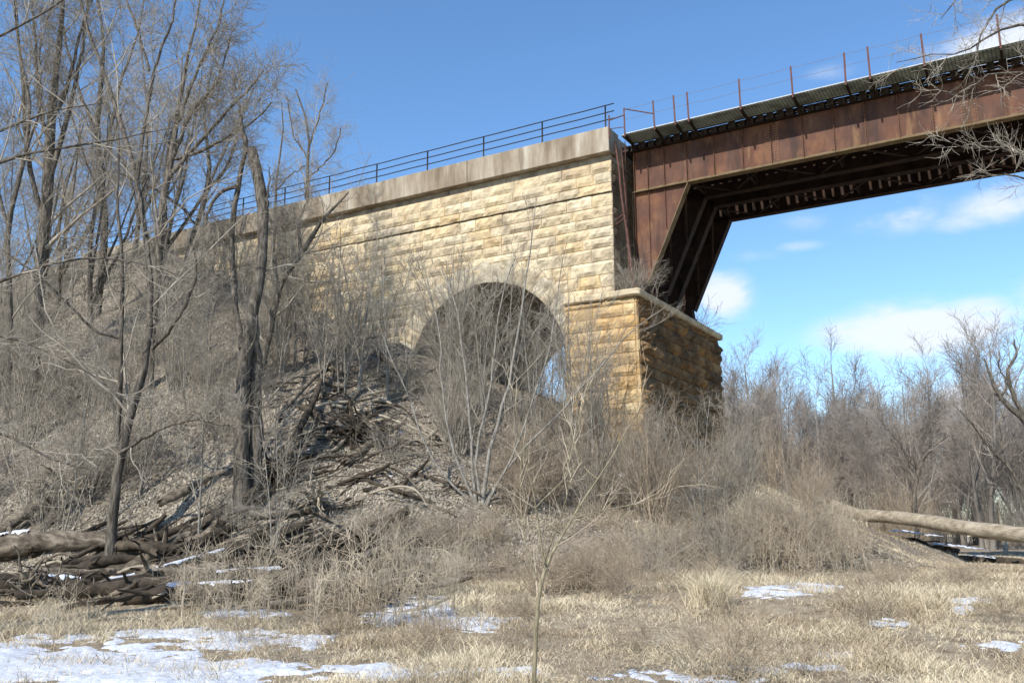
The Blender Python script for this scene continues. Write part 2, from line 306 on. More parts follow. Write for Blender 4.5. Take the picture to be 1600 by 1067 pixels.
def axis(lo, hi, step, far):
    a = np.arange(lo, hi + .001, step); g = [hi]; s = step
    while g[-1] < far: s *= 1.25; g.append(g[-1] + s)
    l = [lo]; s = step
    while l[-1] > -far: s *= 1.25; l.append(l[-1] - s)
    return np.concatenate([l[::-1][:-1], a, g[1:]])
gx = axis(-75, 30, .28, 3000); gy = axis(3, 62, .28, 3000)
XX, YY = np.meshgrid(gx, gy, indexing='ij'); ZZ = gz(XX, YY)
i = np.arange(XX.size).reshape(XX.shape); Qg = np.stack([i[:-1, :-1], i[1:, :-1], i[1:, 1:], i[:-1, 1:]], -1).reshape(-1, 4)
def ground_mat():
    m = bpy.data.materials.new('earth_and_thatch'); m.use_nodes = True; t = m.node_tree; b = t.nodes['Principled BSDF']; b.inputs['Roughness'].default_value = .95; b.inputs['Specular IOR Level'].default_value = .1
    g = nd(t, 'ShaderNodeNewGeometry')
    def ns(sc, det=8, ro=.65):
        n = nd(t, 'ShaderNodeTexNoise'); n.inputs['Scale'].default_value = sc; n.inputs['Detail'].default_value = det; n.inputs['Roughness'].default_value = ro; t.links.new(g.outputs['Position'], n.inputs['Vector']); return n.outputs['Fac']
    def ramp(f, cs):
        r = nd(t, 'ShaderNodeValToRGB'); e = r.color_ramp.elements; e[0].position = cs[0][0]; e[0].color = (*cs[0][1], 1); e[1].position = cs[-1][0]; e[1].color = (*cs[-1][1], 1)
        for p, c in cs[1:-1]: q = e.new(p); q.color = (*c, 1)
        t.links.new(f, r.inputs[0]); return r.outputs[0]
    flat = ramp(ns(3.2), [(.3, (.22, .165, .11)), (.5, (.44, .35, .24)), (.7, (.58, .49, .35))])
    litter = ramp(ns(7), [(.35, (.10, .08, .058)), (.5, (.26, .215, .165)), (.66, (.42, .37, .30))])
    sp = nd(t, 'ShaderNodeSeparateXYZ'); t.links.new(g.outputs['Position'], sp.inputs[0])
    nrm = nd(t, 'ShaderNodeSeparateXYZ'); t.links.new(g.outputs['Normal'], nrm.inputs[0])
    f = nd(t, 'ShaderNodeMapRange'); f.inputs[1].default_value = .6; f.inputs[2].default_value = 1.2; t.links.new(mth(t, 'ADD', sp.outputs[2], mth(t, 'MULTIPLY', ns(.8), .5)), f.inputs[0])
    mm = nd(t, 'ShaderNodeMix', data_type='RGBA'); t.links.new(f.outputs[0], mm.inputs[0]); t.links.new(flat, mm.inputs[6]); t.links.new(litter, mm.inputs[7])
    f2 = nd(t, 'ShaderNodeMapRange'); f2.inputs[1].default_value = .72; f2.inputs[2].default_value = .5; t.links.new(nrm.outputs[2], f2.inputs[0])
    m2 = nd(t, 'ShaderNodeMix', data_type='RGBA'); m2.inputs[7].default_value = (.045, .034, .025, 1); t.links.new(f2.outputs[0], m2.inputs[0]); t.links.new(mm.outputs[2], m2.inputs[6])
    t.links.new(m2.outputs[2], b.inputs['Base Color'])
    bp = nd(t, 'ShaderNodeBump'); bp.inputs['Strength'].default_value = 1; bp.inputs['Distance'].default_value = .12; t.links.new(ns(9, 10, .75), bp.inputs['Height']); t.links.new(bp.outputs[0], b.inputs['Normal'])
    return m
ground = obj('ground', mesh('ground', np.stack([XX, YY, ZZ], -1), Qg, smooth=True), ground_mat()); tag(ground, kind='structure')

# snow patches
SN = [(60, 1040, 260, 34, 1.35), (260, 1050, 230, 22, 1.3), (390, 1003, 120, 13, 1.0), (300, 990, 120, 9, .9), (640, 955, 80, 22, 1.15), (710, 972, 90, 14, 1.1), (570, 938, 50, 8, .9), (520, 945, 40, 8, .9), (385, 958, 60, 8, .9), (60, 1000, 120, 10, .8),
      (1210, 924, 50, 8, .85), (1270, 918, 60, 6, .65), (1522, 938, 34, 6, .7), (1505, 952, 16, 6, .7), (1312, 1024, 30, 7, .7), (1270, 1042, 60, 6, .6), (1010, 1055, 70, 7, .5), (1100, 1060, 80, 7, .65), (1190, 1046, 50, 7, .6), (1380, 975, 30, 6, .6), (760, 1050, 80, 7, .6), (1560, 1010, 40, 6, .45), (560, 1050, 120, 10, .5),
      (1040, 775, 40, 6, .7), (1075, 765, 20, 5, .6), (985, 740, 26, 6, .6), (1130, 745, 30, 5, .5), (470, 918, 30, 6, .7)]
def snowmask(x, y, z):
    pxx, pyy = project(np.stack([x, y, z], -1)); e = np.full(np.shape(x), -3.0)
    for cx, cy, rx, ry, s in SN: e = np.maximum(e, s * (1 - ((pxx - cx) / rx) ** 2 - ((pyy - cy) / ry) ** 2))
    e = np.maximum(e, -1.2)
    return e + (fbm(x * 1.3, y * 1.3, 0, 40) - .5) * 1.8 + (fbm(x * 4.5, y * 4.5, 0, 44, 4) - .5) * 3.2 - .12
d_ = np.arange(8.2, 38, .07); u_ = np.linspace(-.62, .62, 420)
DD, UU = np.meshgrid(d_, u_, indexing='ij'); sx = DD * (fh[0] + rt[0] * UU); sy = DD * (fh[1] + rt[1] * UU); sz = gz(sx, sy)
e = snowmask(sx, sy, sz); h = np.clip(e * .05, -.06, .028); i = np.arange(sx.size).reshape(sx.shape)
Qs = np.stack([i[:-1, :-1], i[1:, :-1], i[1:, 1:], i[:-1, 1:]], -1).reshape(-1, 4)
Qs = Qs[(h.ravel()[Qs].max(1) > -.012)]
us = np.unique(Qs); rm = np.zeros(sx.size, int); rm[us] = np.arange(len(us))
sn = obj('snow', mesh('snow', np.stack([sx, sy, sz + h], -1).reshape(-1, 3)[us], rm[Qs][:, ::-1], smooth=True), 'snow'); tag(sn, 'patches of old snow melting in the dead grass and at the foot of the slope', 'snow', kind='stuff')

# ------------------------------------------------------------------ masonry
rng = np.random.default_rng(7)
def blocks(mb, O, U, N, courses, cell=.13, clip=None, batter=0.0, ztop=0, rough=1.0, seed=0, wmin=.8, wmax=1.8):
    """rock-faced ashlar: courses = [(z0, z1, u0, u1, proud)]"""
    r = np.random.default_rng(seed); O = np.array(O, float); U = np.array(U, float); N = np.array(N, float)
    for (z0, z1, ua, ub, proud) in courses:
        cuts = [ua]; 
        while cuts[-1] < ub - wmin * .9: cuts.append(min(ub, cuts[-1] + r.uniform(wmin, wmax)))
        if cuts[-1] < ub: cuts.append(ub)
        if len(cuts) > 2 and cuts[-1] - cuts[-2] < .35: cuts.pop(-2)
        for a, b in zip(cuts[:-1], cuts[1:]):
            w, hh = b - a, z1 - z0; nx = max(4, int(w / cell)); nz_ = max(4, int(hh / (cell * .8)))
            su = np.concatenate([[0], np.linspace(.025, w - .025, nx), [w]]); sv = np.concatenate([[0], np.linspace(.022, hh - .022, nz_), [hh]])
            A, B = np.meshgrid(su, sv, indexing='ij'); ed = np.minimum(np.minimum(A, w - A), np.minimum(B, hh - B)); f = np.clip(ed / .11, 0, 1) ** .6
            gu = a + A; gv = z0 + B; off = r.uniform(-.01, .035)
            D = proud - .03 + f * (.045 + off + rough * (.115 * (fbm(gu * 2.2, gv * 3.4, 0, seed + 1, 4) - .32) + .035 * (vn(gu * 11, gv * 11, 0, seed + 7) - .5)))
            D = D + batter * (ztop - gv)
            P = O + U * gu[..., None] + up * gv[..., None] + N * D[..., None]
            ii = np.arange(A.size).reshape(A.shape); Q = np.stack([ii[:-1, :-1], ii[1:, :-1], ii[1:, 1:], ii[:-1, 1:]], -1).reshape(-1, 4)
            if clip is not None:
                cgu = gu.ravel()[Q].mean(1); cgv = gv.ravel()[Q].mean(1); Q = Q[~clip(cgu, cgv)]
            if len(Q): mb.add(P, Q, tone=r.uniform(0, 1))
def slab(mb, x0, x1, y0, y1, z0, z1, cell=.2, amp=.02, bev=.04, seed=0):
    """a rounded, slightly worn box"""
    L = np.array([x1 - x0, y1 - y0, z1 - z0]); c0 = np.array([x0, y0, z0])
    for ax in range(3):
        o1, o2 = (ax + 1) % 3, (ax + 2) % 3
        n1 = max(3, int(L[o1] / cell)); n2 = max(3, int(L[o2] / cell))
        g1 = np.concatenate([[0], np.linspace(bev, L[o1] - bev, n1), [L[o1]]]); g2 = np.concatenate([[0], np.linspace(bev, L[o2] - bev, n2), [L[o2]]])
        A, B = np.meshgrid(g1, g2, indexing='ij')
        for sgn in (0, 1):
            P = np.zeros(A.shape + (3,)); P[..., o1] = A; P[..., o2] = B; P[..., ax] = L[ax] * sgn
            P += c0
            w = P.copy(); dd = np.stack([fbm(w[..., 0] * 1.7, w[..., 1] * 1.7, w[..., 2] * 1.7, seed + q, 4) - .5 for q in range(3)], -1)
            cc = c0 + L / 2; edge = (np.abs(P - cc) > L / 2 - 1e-4).sum(-1)
            P = P + dd * 2 * amp - np.sign(P - cc) * (np.abs(P - cc) > L / 2 - 1e-4) * (edge >= 2)[..., None] * bev * .45
            ii = np.arange(A.size).reshape(A.shape); Q = np.stack([ii[:-1, :-1], ii[1:, :-1], ii[1:, 1:], ii[:-1, 1:]], -1).reshape(-1, 4)
            mb.add(P, Q if sgn else Q[:, ::-1])

XE = -15.62                      # corner of the upper wall
AC, AR, AS = -22.08, 4.2, 8.74   # arch: centre, radius, springing
ab = thing('stone_abutment', 'tan rock-faced limestone bridge abutment with an arched passage and concrete coping', 'bridge abutment', (XE, Y0, 4))
OR = (XE, Y0, 4)
zs = [3.2]; r = np.random.default_rng(3)
levels = [17.58]                 # course lines downwards from the frieze, with the projecting band above the dark groove
hs_ = [.52, .50, .48]
for h_ in hs_: levels.append(levels[-1] - h_)
levels[-1] = 16.15
zz = 16.15
while zz > 2.8:
    zz -= r.choice([.46, .5, .56, .6]); levels.append(zz)
LEDGE_B, LEDGE_T = 11.28, 11.6
def inarch(u, z):
    dx = u - AC; return ((z >= AS) & (np.hypot(dx, z - AS) < AR + .38)) | ((z < AS) & (np.abs(dx) < AR))
mb = MB(); cs = []
for z1, z0 in zip(levels[:-1], levels[1:]):
    pr = .10 if (z0 >= 16.14 and z0 < 16.6) else (0.05 if z0 > 16.1 else 0.0)
    xr = XE if z0 > LEDGE_T - .3 else -17.9
    if z0 < LEDGE_T < z1 + .3: pass
    if z1 <= AS: cs += [(z0, z1, -50, AC - AR, pr), (z0, z1, AC + AR, -17.8, pr)] if AC + AR < -17.85 else [(z0, z1, -50, AC - AR, pr)]
    else: cs.append((z0, z1, -50, XE if z1 > LEDGE_T else XE, pr))
blocks(mb, (0, Y0, 0), (1, 0, 0), (0, -1, 0), cs, clip=inarch, seed=11, rough=1.7)
obj('wall', mb.get('wall', tone=True, origin=OR), 'stone', ab)
# voussoirs
mb = MB(); nv = 23
for k in range(nv):
    a0, a1 = math.pi * k / nv, math.pi * (k + 1) / nv
    ro = AR + .95 + (.10 if k % 2 else 0)
    A, B = np.meshgrid(np.concatenate([[0], np.linspace(.02, .98, 6), [1]]), np.concatenate([[0], np.linspace(.03, .97, 8), [1]]), indexing='ij')
    an = a0 + (a1 - a0) * A; rr = AR + (ro - AR) * B; ed = np.minimum(np.minimum(A, 1 - A) * .6, np.minimum(B, 1 - B) * .9); f = np.clip(ed / .08, 0, 1) ** .6
    X = AC + rr * np.cos(an); Z = AS + rr * np.sin(an); D = .02 + f * (.05 + .12 * (fbm(X * 2.5, Z * 2.5, 0, 77, 4) - .3))
    P = np.stack([X, Y0 - D, Z], -1); ii = np.arange(A.size).reshape(A.shape); Q = np.stack([ii[:-1, :-1], ii[1:, :-1], ii[1:, 1:], ii[:-1, 1:]], -1).reshape(-1, 4)
    mb.add(P, Q, tone=rng.uniform(.3, 1))
    # returns at the intrados and extrados
    for j, yb in ((0, Y0 + .3), (-1, Y0 + .05)):
        e0 = P[:, j]; e1 = e0.copy(); e1[:, 1] = yb; n_ = len(e0); mb.add(np.vstack([e0, e1]), [(q, q + 1, n_ + q + 1, n_ + q) for q in range(n_ - 1)])
obj('arch_ring', mb.get('arch_ring', tone=True, origin=OR), 'ring', ab)
# vault and passage walls (courses seen inside)
WD = 9.9; VD = 11.9
mb = MB(); nl = 14
for k in range(22):
    a0, a1 = math.pi * k / 22, math.pi * (k + 1) / 22
    A, B = np.meshgrid(np.array([0, .04, .5, .96, 1]), np.linspace(0, 1, 60), indexing='ij')
    an = a0 + (a1 - a0) * A; yy = Y0 + .02 + (VD - .04) * B; jo = np.minimum(A, 1 - A) < .03
    rr = AR + np.where(jo, .03, 0) + (fbm(an * 9, yy * 1.5, 0, 5) - .5) * .05
    P = np.stack([AC + rr * np.cos(an), yy, AS + rr * np.sin(an)], -1); ii = np.arange(A.size).reshape(A.shape); mb.add(P, np.stack([ii[:-1, :-1], ii[:-1, 1:], ii[1:, 1:], ii[1:, :-1]], -1).reshape(-1, 4))
for sx_, ux in ((AC - AR, 1), (AC + AR, -1)):
    csx = [(z0, z1, 0.0, VD, 0.0) for z1, z0 in zip(levels[:-1], levels[1:]) if z1 <= AS + .3]
    b2 = MB(); blocks(b2, (sx_, Y0, 0), (0, 1, 0), (ux, 0, 0), csx, seed=31, cell=.2, rough=.5)
    mb.add(np.vstack(b2.V), np.vstack(b2.Q))
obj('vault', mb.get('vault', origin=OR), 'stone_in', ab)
# solid core behind the faces (keeps light out), split around the passage
mb = MB()
mb.box(-50, XE - .04, Y0 + .12, Y0 + WD - .1, 13.4, 17.9); mb.box(-50, AC - AR - .12, Y0 + .12, Y0 + WD - .1, 2.5, 13.38); mb.box(AC + AR + .12, XE - .04, Y0 + .12, Y0 + WD - .1, 2.5, 13.38)
mb.box(AC + AR + .14, -14.75, Y0 + .15, Y0 + WD - .1, 2.5, LEDGE_B)
obj('core', mb.get('core', origin=OR), 'end', ab)
# back face of the wall with the far arch opening, plain coursed stone
mb = MB(); blocks(mb, (0, Y0 + WD, 0), (1, 0, 0), (0, 1, 0), [c for c in cs if c[3] > -60], clip=lambda u, z: inarch(u, z + 0) & (np.hypot(u - AC, np.maximum(z - AS, 0)) < AR), seed=17, cell=.3, wmax=2.2)
obj('rear_wall', mb.get('rear_wall', tone=True, origin=OR), 'stone', ab)
# end face of the upper wall
mb = MB(); blocks(mb, (XE, Y0, 0), (0, 1, 0), (1, 0, 0), [(z0, z1, 0, WD, 0) for z1, z0 in zip(levels[:-1], levels[1:]) if z0 > LEDGE_T - .5], seed=23, cell=.2, rough=.25)
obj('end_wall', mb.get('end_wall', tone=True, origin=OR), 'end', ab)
# frieze, coping
mb = MB(); xs_ = [XE - .02]
while xs_[-1] > -50: xs_.append(xs_[-1] - rng.uniform(2.6, 3.8))
for a, b in zip(xs_[1:], xs_[:-1]): slab(mb, a + .006, b - .006, Y0 - .03, Y0 + .5, 17.58, 17.855, .3, .008, .015, 3)
slab(mb, XE - .52, XE + .02, Y0 + .5, Y0 + WD, 17.58, 18.015, .3, .008, .015, 4)
obj('frieze', mb.get('frieze', origin=OR), 'frieze', ab)
cp = MB(); xs_ = [XE + .06, -22.9, -30.2, -37.5, -44.8, -52]
for a, b in zip(xs_[1:], xs_[:-1]): slab(cp, a + .008, b - .008, Y0 - .38, Y0 + .7, 17.86, 19.0, .25, .012, .03, 8)
slab(cp, XE - .5, XE + .06, Y0 + .72, Y0 + WD, 18.02, 18.85, .3, .012, .03, 12)
obj('coping', cp.get('coping', origin=OR), 'concrete', ab)
# lower pier: front face, end face, ledge stones, quoins
BT = .03
pz = [z for z in levels if z < LEDGE_B - .15]; pz = [LEDGE_B] + pz
pc = list(zip(pz[:-1], pz[1:]))
mb = MB(); blocks(mb, (0, Y0 - .22, 0), (1, 0, 0), (0, -1, 0), [(z0, z1, AC + AR + .02, -14.62, .02) for z1, z0 in pc], seed=41, rough=1.7, batter=.0)
# the part of the face that the batter uncovers at the corner
blocks(mb, (-14.62, Y0 - .22, 0), (1, 0, 0), (0, -1, 0), [(z0, z1, 0, max(.14, BT * (LEDGE_B - z0) + .1), .02) for z1, z0 in pc], seed=42, rough=.6, wmin=.1, wmax=2)
obj('pier_face', mb.get('pier_face', tone=True, origin=OR), 'pier', ab)
mb = MB(); blocks(mb, (-14.56, Y0 - .26, 0), (0, 1, 0), (1, 0, 0), [(z0, z1, 0, WD + .5, .03) for z1, z0 in pc], seed=43, rough=4.5, cell=.14, batter=BT, ztop=LEDGE_B, wmin=.9, wmax=1.9)
mb.box(AC + AR + .03, -14.7, Y0 - .2, Y0 + .16, 2.6, LEDGE_B)
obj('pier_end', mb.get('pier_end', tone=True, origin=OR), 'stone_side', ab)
mb = MB(); yy = [Y0 - .5, Y0 + 1.4, Y0 + 3.1, Y0 + 5.2, Y0 + 7, Y0 + 8.6, Y0 + WD + .35]
for a, b in zip(yy[:-1], yy[1:]): slab(mb, -15.9, -14.3, a + .01, b - .01, LEDGE_B, LEDGE_T, .14, .035, .07, int(a * 10))
xx = [AC + AR - .05, -17, -15.92]
for a, b in zip(xx[:-1], xx[1:]): slab(mb, a + .008, b - .008, Y0 - .42, Y0 + .1, LEDGE_B, LEDGE_T, .14, .035, .07, int(-a * 9))
obj('ledge', mb.get('ledge', tone=True, origin=OR), 'stone', ab)

# pipe railing on the coping
RY = Y0 + .3
rl = thing('pipe_railing', 'dark three-rail pipe railing along the top of the concrete coping', 'railing', (-16, RY, 19.0))
mbp = MB(); mbp.tube([(0, 0, 0), (0, 0, .6), (0, 0, 1.34)], [.036] * 3, 8); mbp.tube([(0, 0, 0), (0, 0, .03)], [.09, .09], 10)
pm = mbp.get('railing_post', True)
for k, x in enumerate([-16.0, -19.2, -22.4, -25.7, -28.9, -32.1, -35.3, -38.5, -41.7, -44.9, -48.1]):
    o = obj('railing_post', pm, 'pipe', rl, (x + 16, 0, 0))
for z in (1.34, .99, .64):
    mb = MB(); mb.tube([(x, 0, z + .012 * math.sin(x * 2.1)) for x in np.arange(.42, -52, -1.6)], [.026] * len(np.arange(.42, -52, -1.6)), 8)
    obj('rail', mb.get('rail', True), 'pipe', rl)

# ------------------------------------------------------------------ steel bridge
br = thing('steel_girder_bridge', 'rusty riveted steel plate girder bridge spanning from the stone abutment to the right', 'bridge', (-15, 38.5, LEDGE_T)); BO = (-15, 38.5, LEDGE_T)
XR = 16.0; GT, GB = 18.12, 16.25
def rivets(mb, pts, r=.022, out=(0, -1, 0)):
    out = np.array(out, float); a = np.cross(out, (0, 0, 1)) if abs(out[2]) < .5 else np.array([1., 0, 0]); b = np.cross(out, a)
    for p in pts:
        p = np.array(p); V = [p + a * r, p + b * r, p - a * r, p - b * r, p + out * r * .9]
        mb.add(V, None, [(0, 1, 4), (1, 2, 4), (2, 3, 4), (3, 0, 4)])
SX = [-14.33, -13.57, -12.56, -11.36, -10.14, -8.96, -7.70, -6.50, -5.32, -4.12, -2.94, -1.73, -.53]
while SX[-1] < XR - 1.2: SX.append(SX[-1] + 1.21)
SPL = [SX[5], SX[11], SX[17], SX[23]]
for gi, gyy in enumerate((35.7, 37.8, 39.15, 41.3)):
    gb = MB(); out = -1 if gi < 3 else 1
    gb.box(-15.02, XR, gyy - .008, gyy + .008, GB + .02, GT)
    # knee: the web plate carried down to the bearing
    kz = LEDGE_T + .55
    gb.prism([(-15.02, GB - .03), (-12.62, GB - .03), (-14.42, kz), (-15.02, kz)], gyy - .008, gyy + .008)
    g = obj('girder', gb.get('girder', origin=BO), 'rust' if gi == 0 else 'rust_shade', br)  # inner girders take the rust with shade painted in
    fm = MB(); tf = MB(); tf.box(-15.05, XR, gyy - .21, gyy + .21, GT, GT + .03); obj('flange', tf.get('flange', origin=BO), 'rust_shade', g); fm.box(-15.05, XR, gyy - .19, gyy + .19, GB - .03, GB)  # top flange gets the shade-darkened rust, the bottom one does not
    fm.box(-15.05, XR, gyy - .10, gyy - .012, GB + .002, GB + .025); fm.box(-15.05, XR, gyy - .026, gyy - .010, GB + .026, GB + .13)
    obj('flange', fm.get('flange', origin=BO), 'rustedge' if gi == 0 else 'rust_shade', g)
    km = MB(); a = np.array([-12.50, gyy, GB - .05]); b = np.array([-14.42, gyy, kz - .1]); km.bar(a, b, .40, .035, (0, 1, 0)) if False else None
    t_ = (b - a) / np.linalg.norm(b - a); nrm_ = np.array([-t_[2], 0, t_[0]])
    V = [p + np.array([0, sy_ * .19, 0]) + nrm_ * hh_ for p in (a, b) for sy_ in (-1, 1) for hh_ in (0, -.035)]
    km.add(V, [(0, 1, 3, 2), (4, 6, 7, 5), (0, 4, 5, 1), (2, 3, 7, 6), (0, 2, 6, 4), (1, 5, 7, 3)])
    km.box(-15.045, -15.022, gyy - .17, gyy + .17, kz, GB - .04)
    obj('knee_flange', km.get('knee_flange', origin=BO), 'rustedge' if gi == 0 else 'rust_shade', g)
    smt = 'rust' if gi == 0 else 'rust_shade'
    sm = MB(); sm.box(-.045, .045, -.024, -.0085, GB + .14, GT - .16); sm.box(-.008, .008, -.11, -.024, GB + .03, GT - .02); smm = sm.get('stiffener', origin=(0, 0, BO[2])) if gi < 2 else smm
    for x in SX: obj('stiffener', smm, smt, g, (x - BO[0], gyy - BO[1], 0))
    for x in (SX[0], SX[1]):
        zl = kz + (x + 14.42) * (GB - kz) / 1.8 + .25
        km = MB(); km.box(x - .04, x + .04, gyy - .022, gyy - .0085, zl + .05, GB - .05); km.box(x - .007, x + .007, gyy - .09, gyy - .022, zl + .1, GB - .05)
        obj('stiffener', km.get('stiffener', origin=BO), smt, g)
    if gi == 0:
        yf = gyy - .026
        km = MB(); km.box(-14.958, -14.942, gyy - .15, gyy - .01, kz, GT - .04); obj('stiffener', km.get('stiffener', origin=BO), smt, g)
        for x in SPL:
            for xa, xb in ((x - .30, x - .047), (x + .047, x + .30)):
                km = MB(); km.box(xa, xb, gyy - .022, gyy - .0087, GB + .14, GT - .16); obj('splice_plate', km.get('splice_plate', origin=BO), 'rust', g)
        rv = MB()
        rivets(rv, [(x, yf, GB + .085) for x in np.arange(-14.95, XR, .12)], .02)
        rivets(rv, [(x, gyy - .024, z) for s in SX for x in (s - .03, s + .03) for z in np.arange(GB + .2, GT - .2, .14)], .016)
        rivets(rv, [(x + s * o_, gyy - .022, z) for x in SPL for s in (-1, 1) for o_ in (.09, .17, .25) for z in np.arange(GB + .2, GT - .2, .105)], .024)
        rivets(rv, [(-14.9, gyy - .009, z) for z in np.arange(kz + .1, GB - .1, .12)], .016)
        rivets(rv, [(a[0] + (b[0] - a[0]) * q - .08, gyy - .009, a[2] + (b[2] - a[2]) * q) for q in np.linspace(.03, .97, 34)], .016)
        tag(obj('rivets', rv.get('rivets', origin=BO), 'rivet', g), kind='stuff')
    bm = MB(); bm.box(-15.2, -14.45, gyy - .3, gyy + .3, LEDGE_T, LEDGE_T + .12); bm.prism([(-15.1, LEDGE_T + .12), (-14.5, LEDGE_T + .12), (-14.55, kz), (-15.0, kz)], gyy - .2, gyy + .2)
    obj('bearing', bm.get('bearing', origin=BO), 'rust_shade', br)
# cross frames and lateral bracing
for k, x in enumerate([-12.5, -10.2, -6.6, -3.0, .6, 4.2, 7.8, 11.4, 15]):
    for ya, yb in ((35.7, 37.8), (39.15, 41.3)):
        m_ = MB()
        m_.bar((x, ya, GB + .15), (x, yb, GT - .2), .07, .07); m_.bar((x + .05, ya, GT - .2), (x + .05, yb, GB + .15), .07, .07)
        m_.bar((x, ya, GB + .14), (x, yb, GB + .14), .09, .09); m_.bar((x, ya, GT - .2), (x, yb, GT - .2), .09, .09)
        obj('cross_frame', m_.get('cross_frame', origin=BO), 'rust_shade', br)
def piece(name, m, par, *a):
    q = MB(); q.bar(*a); return obj(name, q.get(name, origin=BO), m, par)
xx = np.arange(-14.8, 4, 1.8)
for k, (a, b) in enumerate(zip(xx[:-1], xx[1:])):
    for ya, yb in ((35.72, 37.78), (39.17, 41.28)):
        piece('lateral_brace', 'rust_shade', br, (a, ya if k % 2 else yb, GB + .06), (b, yb if k % 2 else ya, GB + .06), .10, .036)
A1 = np.array([-12.5, 0, GB]); B1 = np.array([-14.4, 0, LEDGE_T + .6])
for ya, yb in ((35.72, 37.78), (39.17, 41.28)):
    for q0, q1 in ((.1, .5), (.5, .9)):
        P0 = A1 + (B1 - A1) * q0; P1 = A1 + (B1 - A1) * q1
        piece('knee_brace', 'rust_shade', br, (P0[0], ya, P0[2]), (P1[0], yb, P1[2]), .09, .05)
# timber ties
tm = MB(); tm.box(-.135, .135, -3.12, 3.12, 0, .26); tmm = tm.get('railway_tie')
rj = random.Random(5)
x = -15.3
while x < XR:
    o = obj('railway_tie', tmm, 'tie', br, (x - BO[0], rj.uniform(-.05, .05) + .05, GT + .033 - BO[2])); o.rotation_euler.z = rj.uniform(-.006, .006); o.scale.x = rj.uniform(.92, 1.08); x += .40
for yr in (35.95, 37.4, 39.6, 41.05):
    m_ = MB(); m_.box(-18, XR, yr - .07, yr + .07, 18.413, 18.43); m_.box(-18, XR, yr - .011, yr + .011, 18.43, 18.55); m_.box(-18, XR, yr - .035, yr + .035, 18.55, 18.59)
    obj('track_rail', m_.get('track_rail', origin=BO), 'rust_shade', br)
for ya, yb in ((35.55, 35.78), (36.35, 36.6), (37.75, 37.95), (38.5, 38.75), (40.0, 40.25)):
    m_ = MB(); m_.box(-15.2, XR, ya, yb, 18.4135, 18.45); obj('sun_stripe_baffle', m_.get('sun_stripe_baffle', origin=BO), 'tie', br)  # boards added to break sun stripes through the tie gaps into dots
# walkway with outriggers
m_ = MB(); m_.box(-15.0, XR, 34.36, 35.35, 18.42, 18.46); obj('walkway', m_.get('walkway', origin=BO), 'grating', br)
m_ = MB(); m_.box(-14.85, XR, 34.31, 34.355, 18.445, 18.475); obj('deck_edge_strip', m_.get('deck_edge_strip', origin=BO), 'edge', br)  # thin pale strip along the outer edge of the walkway
m_ = MB(); m_.box(-15.0, XR, 35.36, 35.44, 18.415, 18.52); obj('guard_timber', m_.get('guard_timber', origin=BO), 'tie', br)
PXS = [-14.77, -13.41, -12.5, -11.91, -9.74, -7.67, -5.69, -4.81, -2.94, -.47]
while PXS[-1] < XR - 2: PXS.append(PXS[-1] + 2.1)
m_ = MB(); m_.bar((0, -.02, 18.37), (0, 1.4, 18.16), .08, .10);  om = m_.get('walkway_bracket', origin=(0, 0, BO[2]))
for x in PXS: obj('walkway_bracket', om, 'rust_shade', br, (x - BO[0], 34.3 - BO[1], 0))
wf = thing('wire_fence', 'thin red-brown steel posts strung with wires along the edge of the steel span', 'fence', (-14.77, 34.27, 18.3))
m_ = MB(); m_.box(-.035, .035, -.006, .006, 0, 1.32); m_.box(-.035, -.023, .0065, .06, 0, 1.32); fm_ = m_.get('fence_post')
rj = random.Random(9)
for x in PXS:
    o = obj('fence_post', fm_, 'post', wf, (x + 14.77, -.012, 0)); o.rotation_euler = (rj.uniform(-.015, .02), rj.uniform(-.025, .02), rj.uniform(-.2, .2))
for z, s0 in ((1.24, .03), (.78, .05)):
    P = []
    for a, b in zip(PXS[:-1], PXS[1:]):
        for q in np.linspace(0, 1, 6)[:-1]: P.append((a + (b - a) * q + 14.77, -.03, z - s0 * 4 * q * (1 - q) * (b - a) / 3))
    m_ = MB(); m_.tube(P, [.007] * len(P), 4); obj('fence_wire', m_.get('fence_wire'), 'wire', wf)
gp = MB(); gp.tube([(0, 0, 1.28), (1.36, 0, .72)], [.028, .028], 6); gp.tube([(-.75, .05, .95), (0, 0, 1.0)], [.03, .03], 6); gp.tube([(-.75, .05, .15), (-.75, .05, 1.2)], [.03, .03], 6); gp.tube([(-.75, .05, .55), (0, 0, .45)], [.02, .02], 6)
obj('brace_bar', gp.get('brace_bar'), 'post', wf)
# conduits hanging at the joint between abutment and span
cd = thing('hanging_conduit', 'rusty conduit pipes hanging down the joint between the stone wall and the steel span', 'pipe', (-15.3, 34.6, LEDGE_T))
def wv(p, q, n, amp, s): 
    t = np.linspace(0, 1, n)[:, None]; r_ = np.random.default_rng(s); P = np.array(p) * (1 - t) + np.array(q) * t; return P + np.cumsum(r_.normal(0, amp, (n, 3)), 0) * np.sin(t * math.pi)
for k, (p, q, rr) in enumerate([((-15.35, 34.55, 18.3), (-14.75, 34.75, 11.7), .045), ((-15.12, 34.6, 18.2), (-14.95, 35.2, 11.9), .028), ((-15.05, 34.9, 18.4), (-15.1, 35.1, 12.2), .02)]):
    m_ = MB(); m_.tube(wv(p, q, 14, .012, k), [rr] * 14, 8); obj('conduit', m_.get('conduit', True, origin=(-15.3, 34.6, LEDGE_T)), 'post', cd)
m_ = MB()
for z, xo in ((17.9, -15.33), (15.0, -15.05), (14.8, -15.0)): m_.bar((-15.62, 34.95, z - .1), (xo, 34.6, z), .04, .04)
obj('pipe_bracket', m_.get('pipe_bracket', origin=(-15.3, 34.6, LEDGE_T)), 'post', cd)

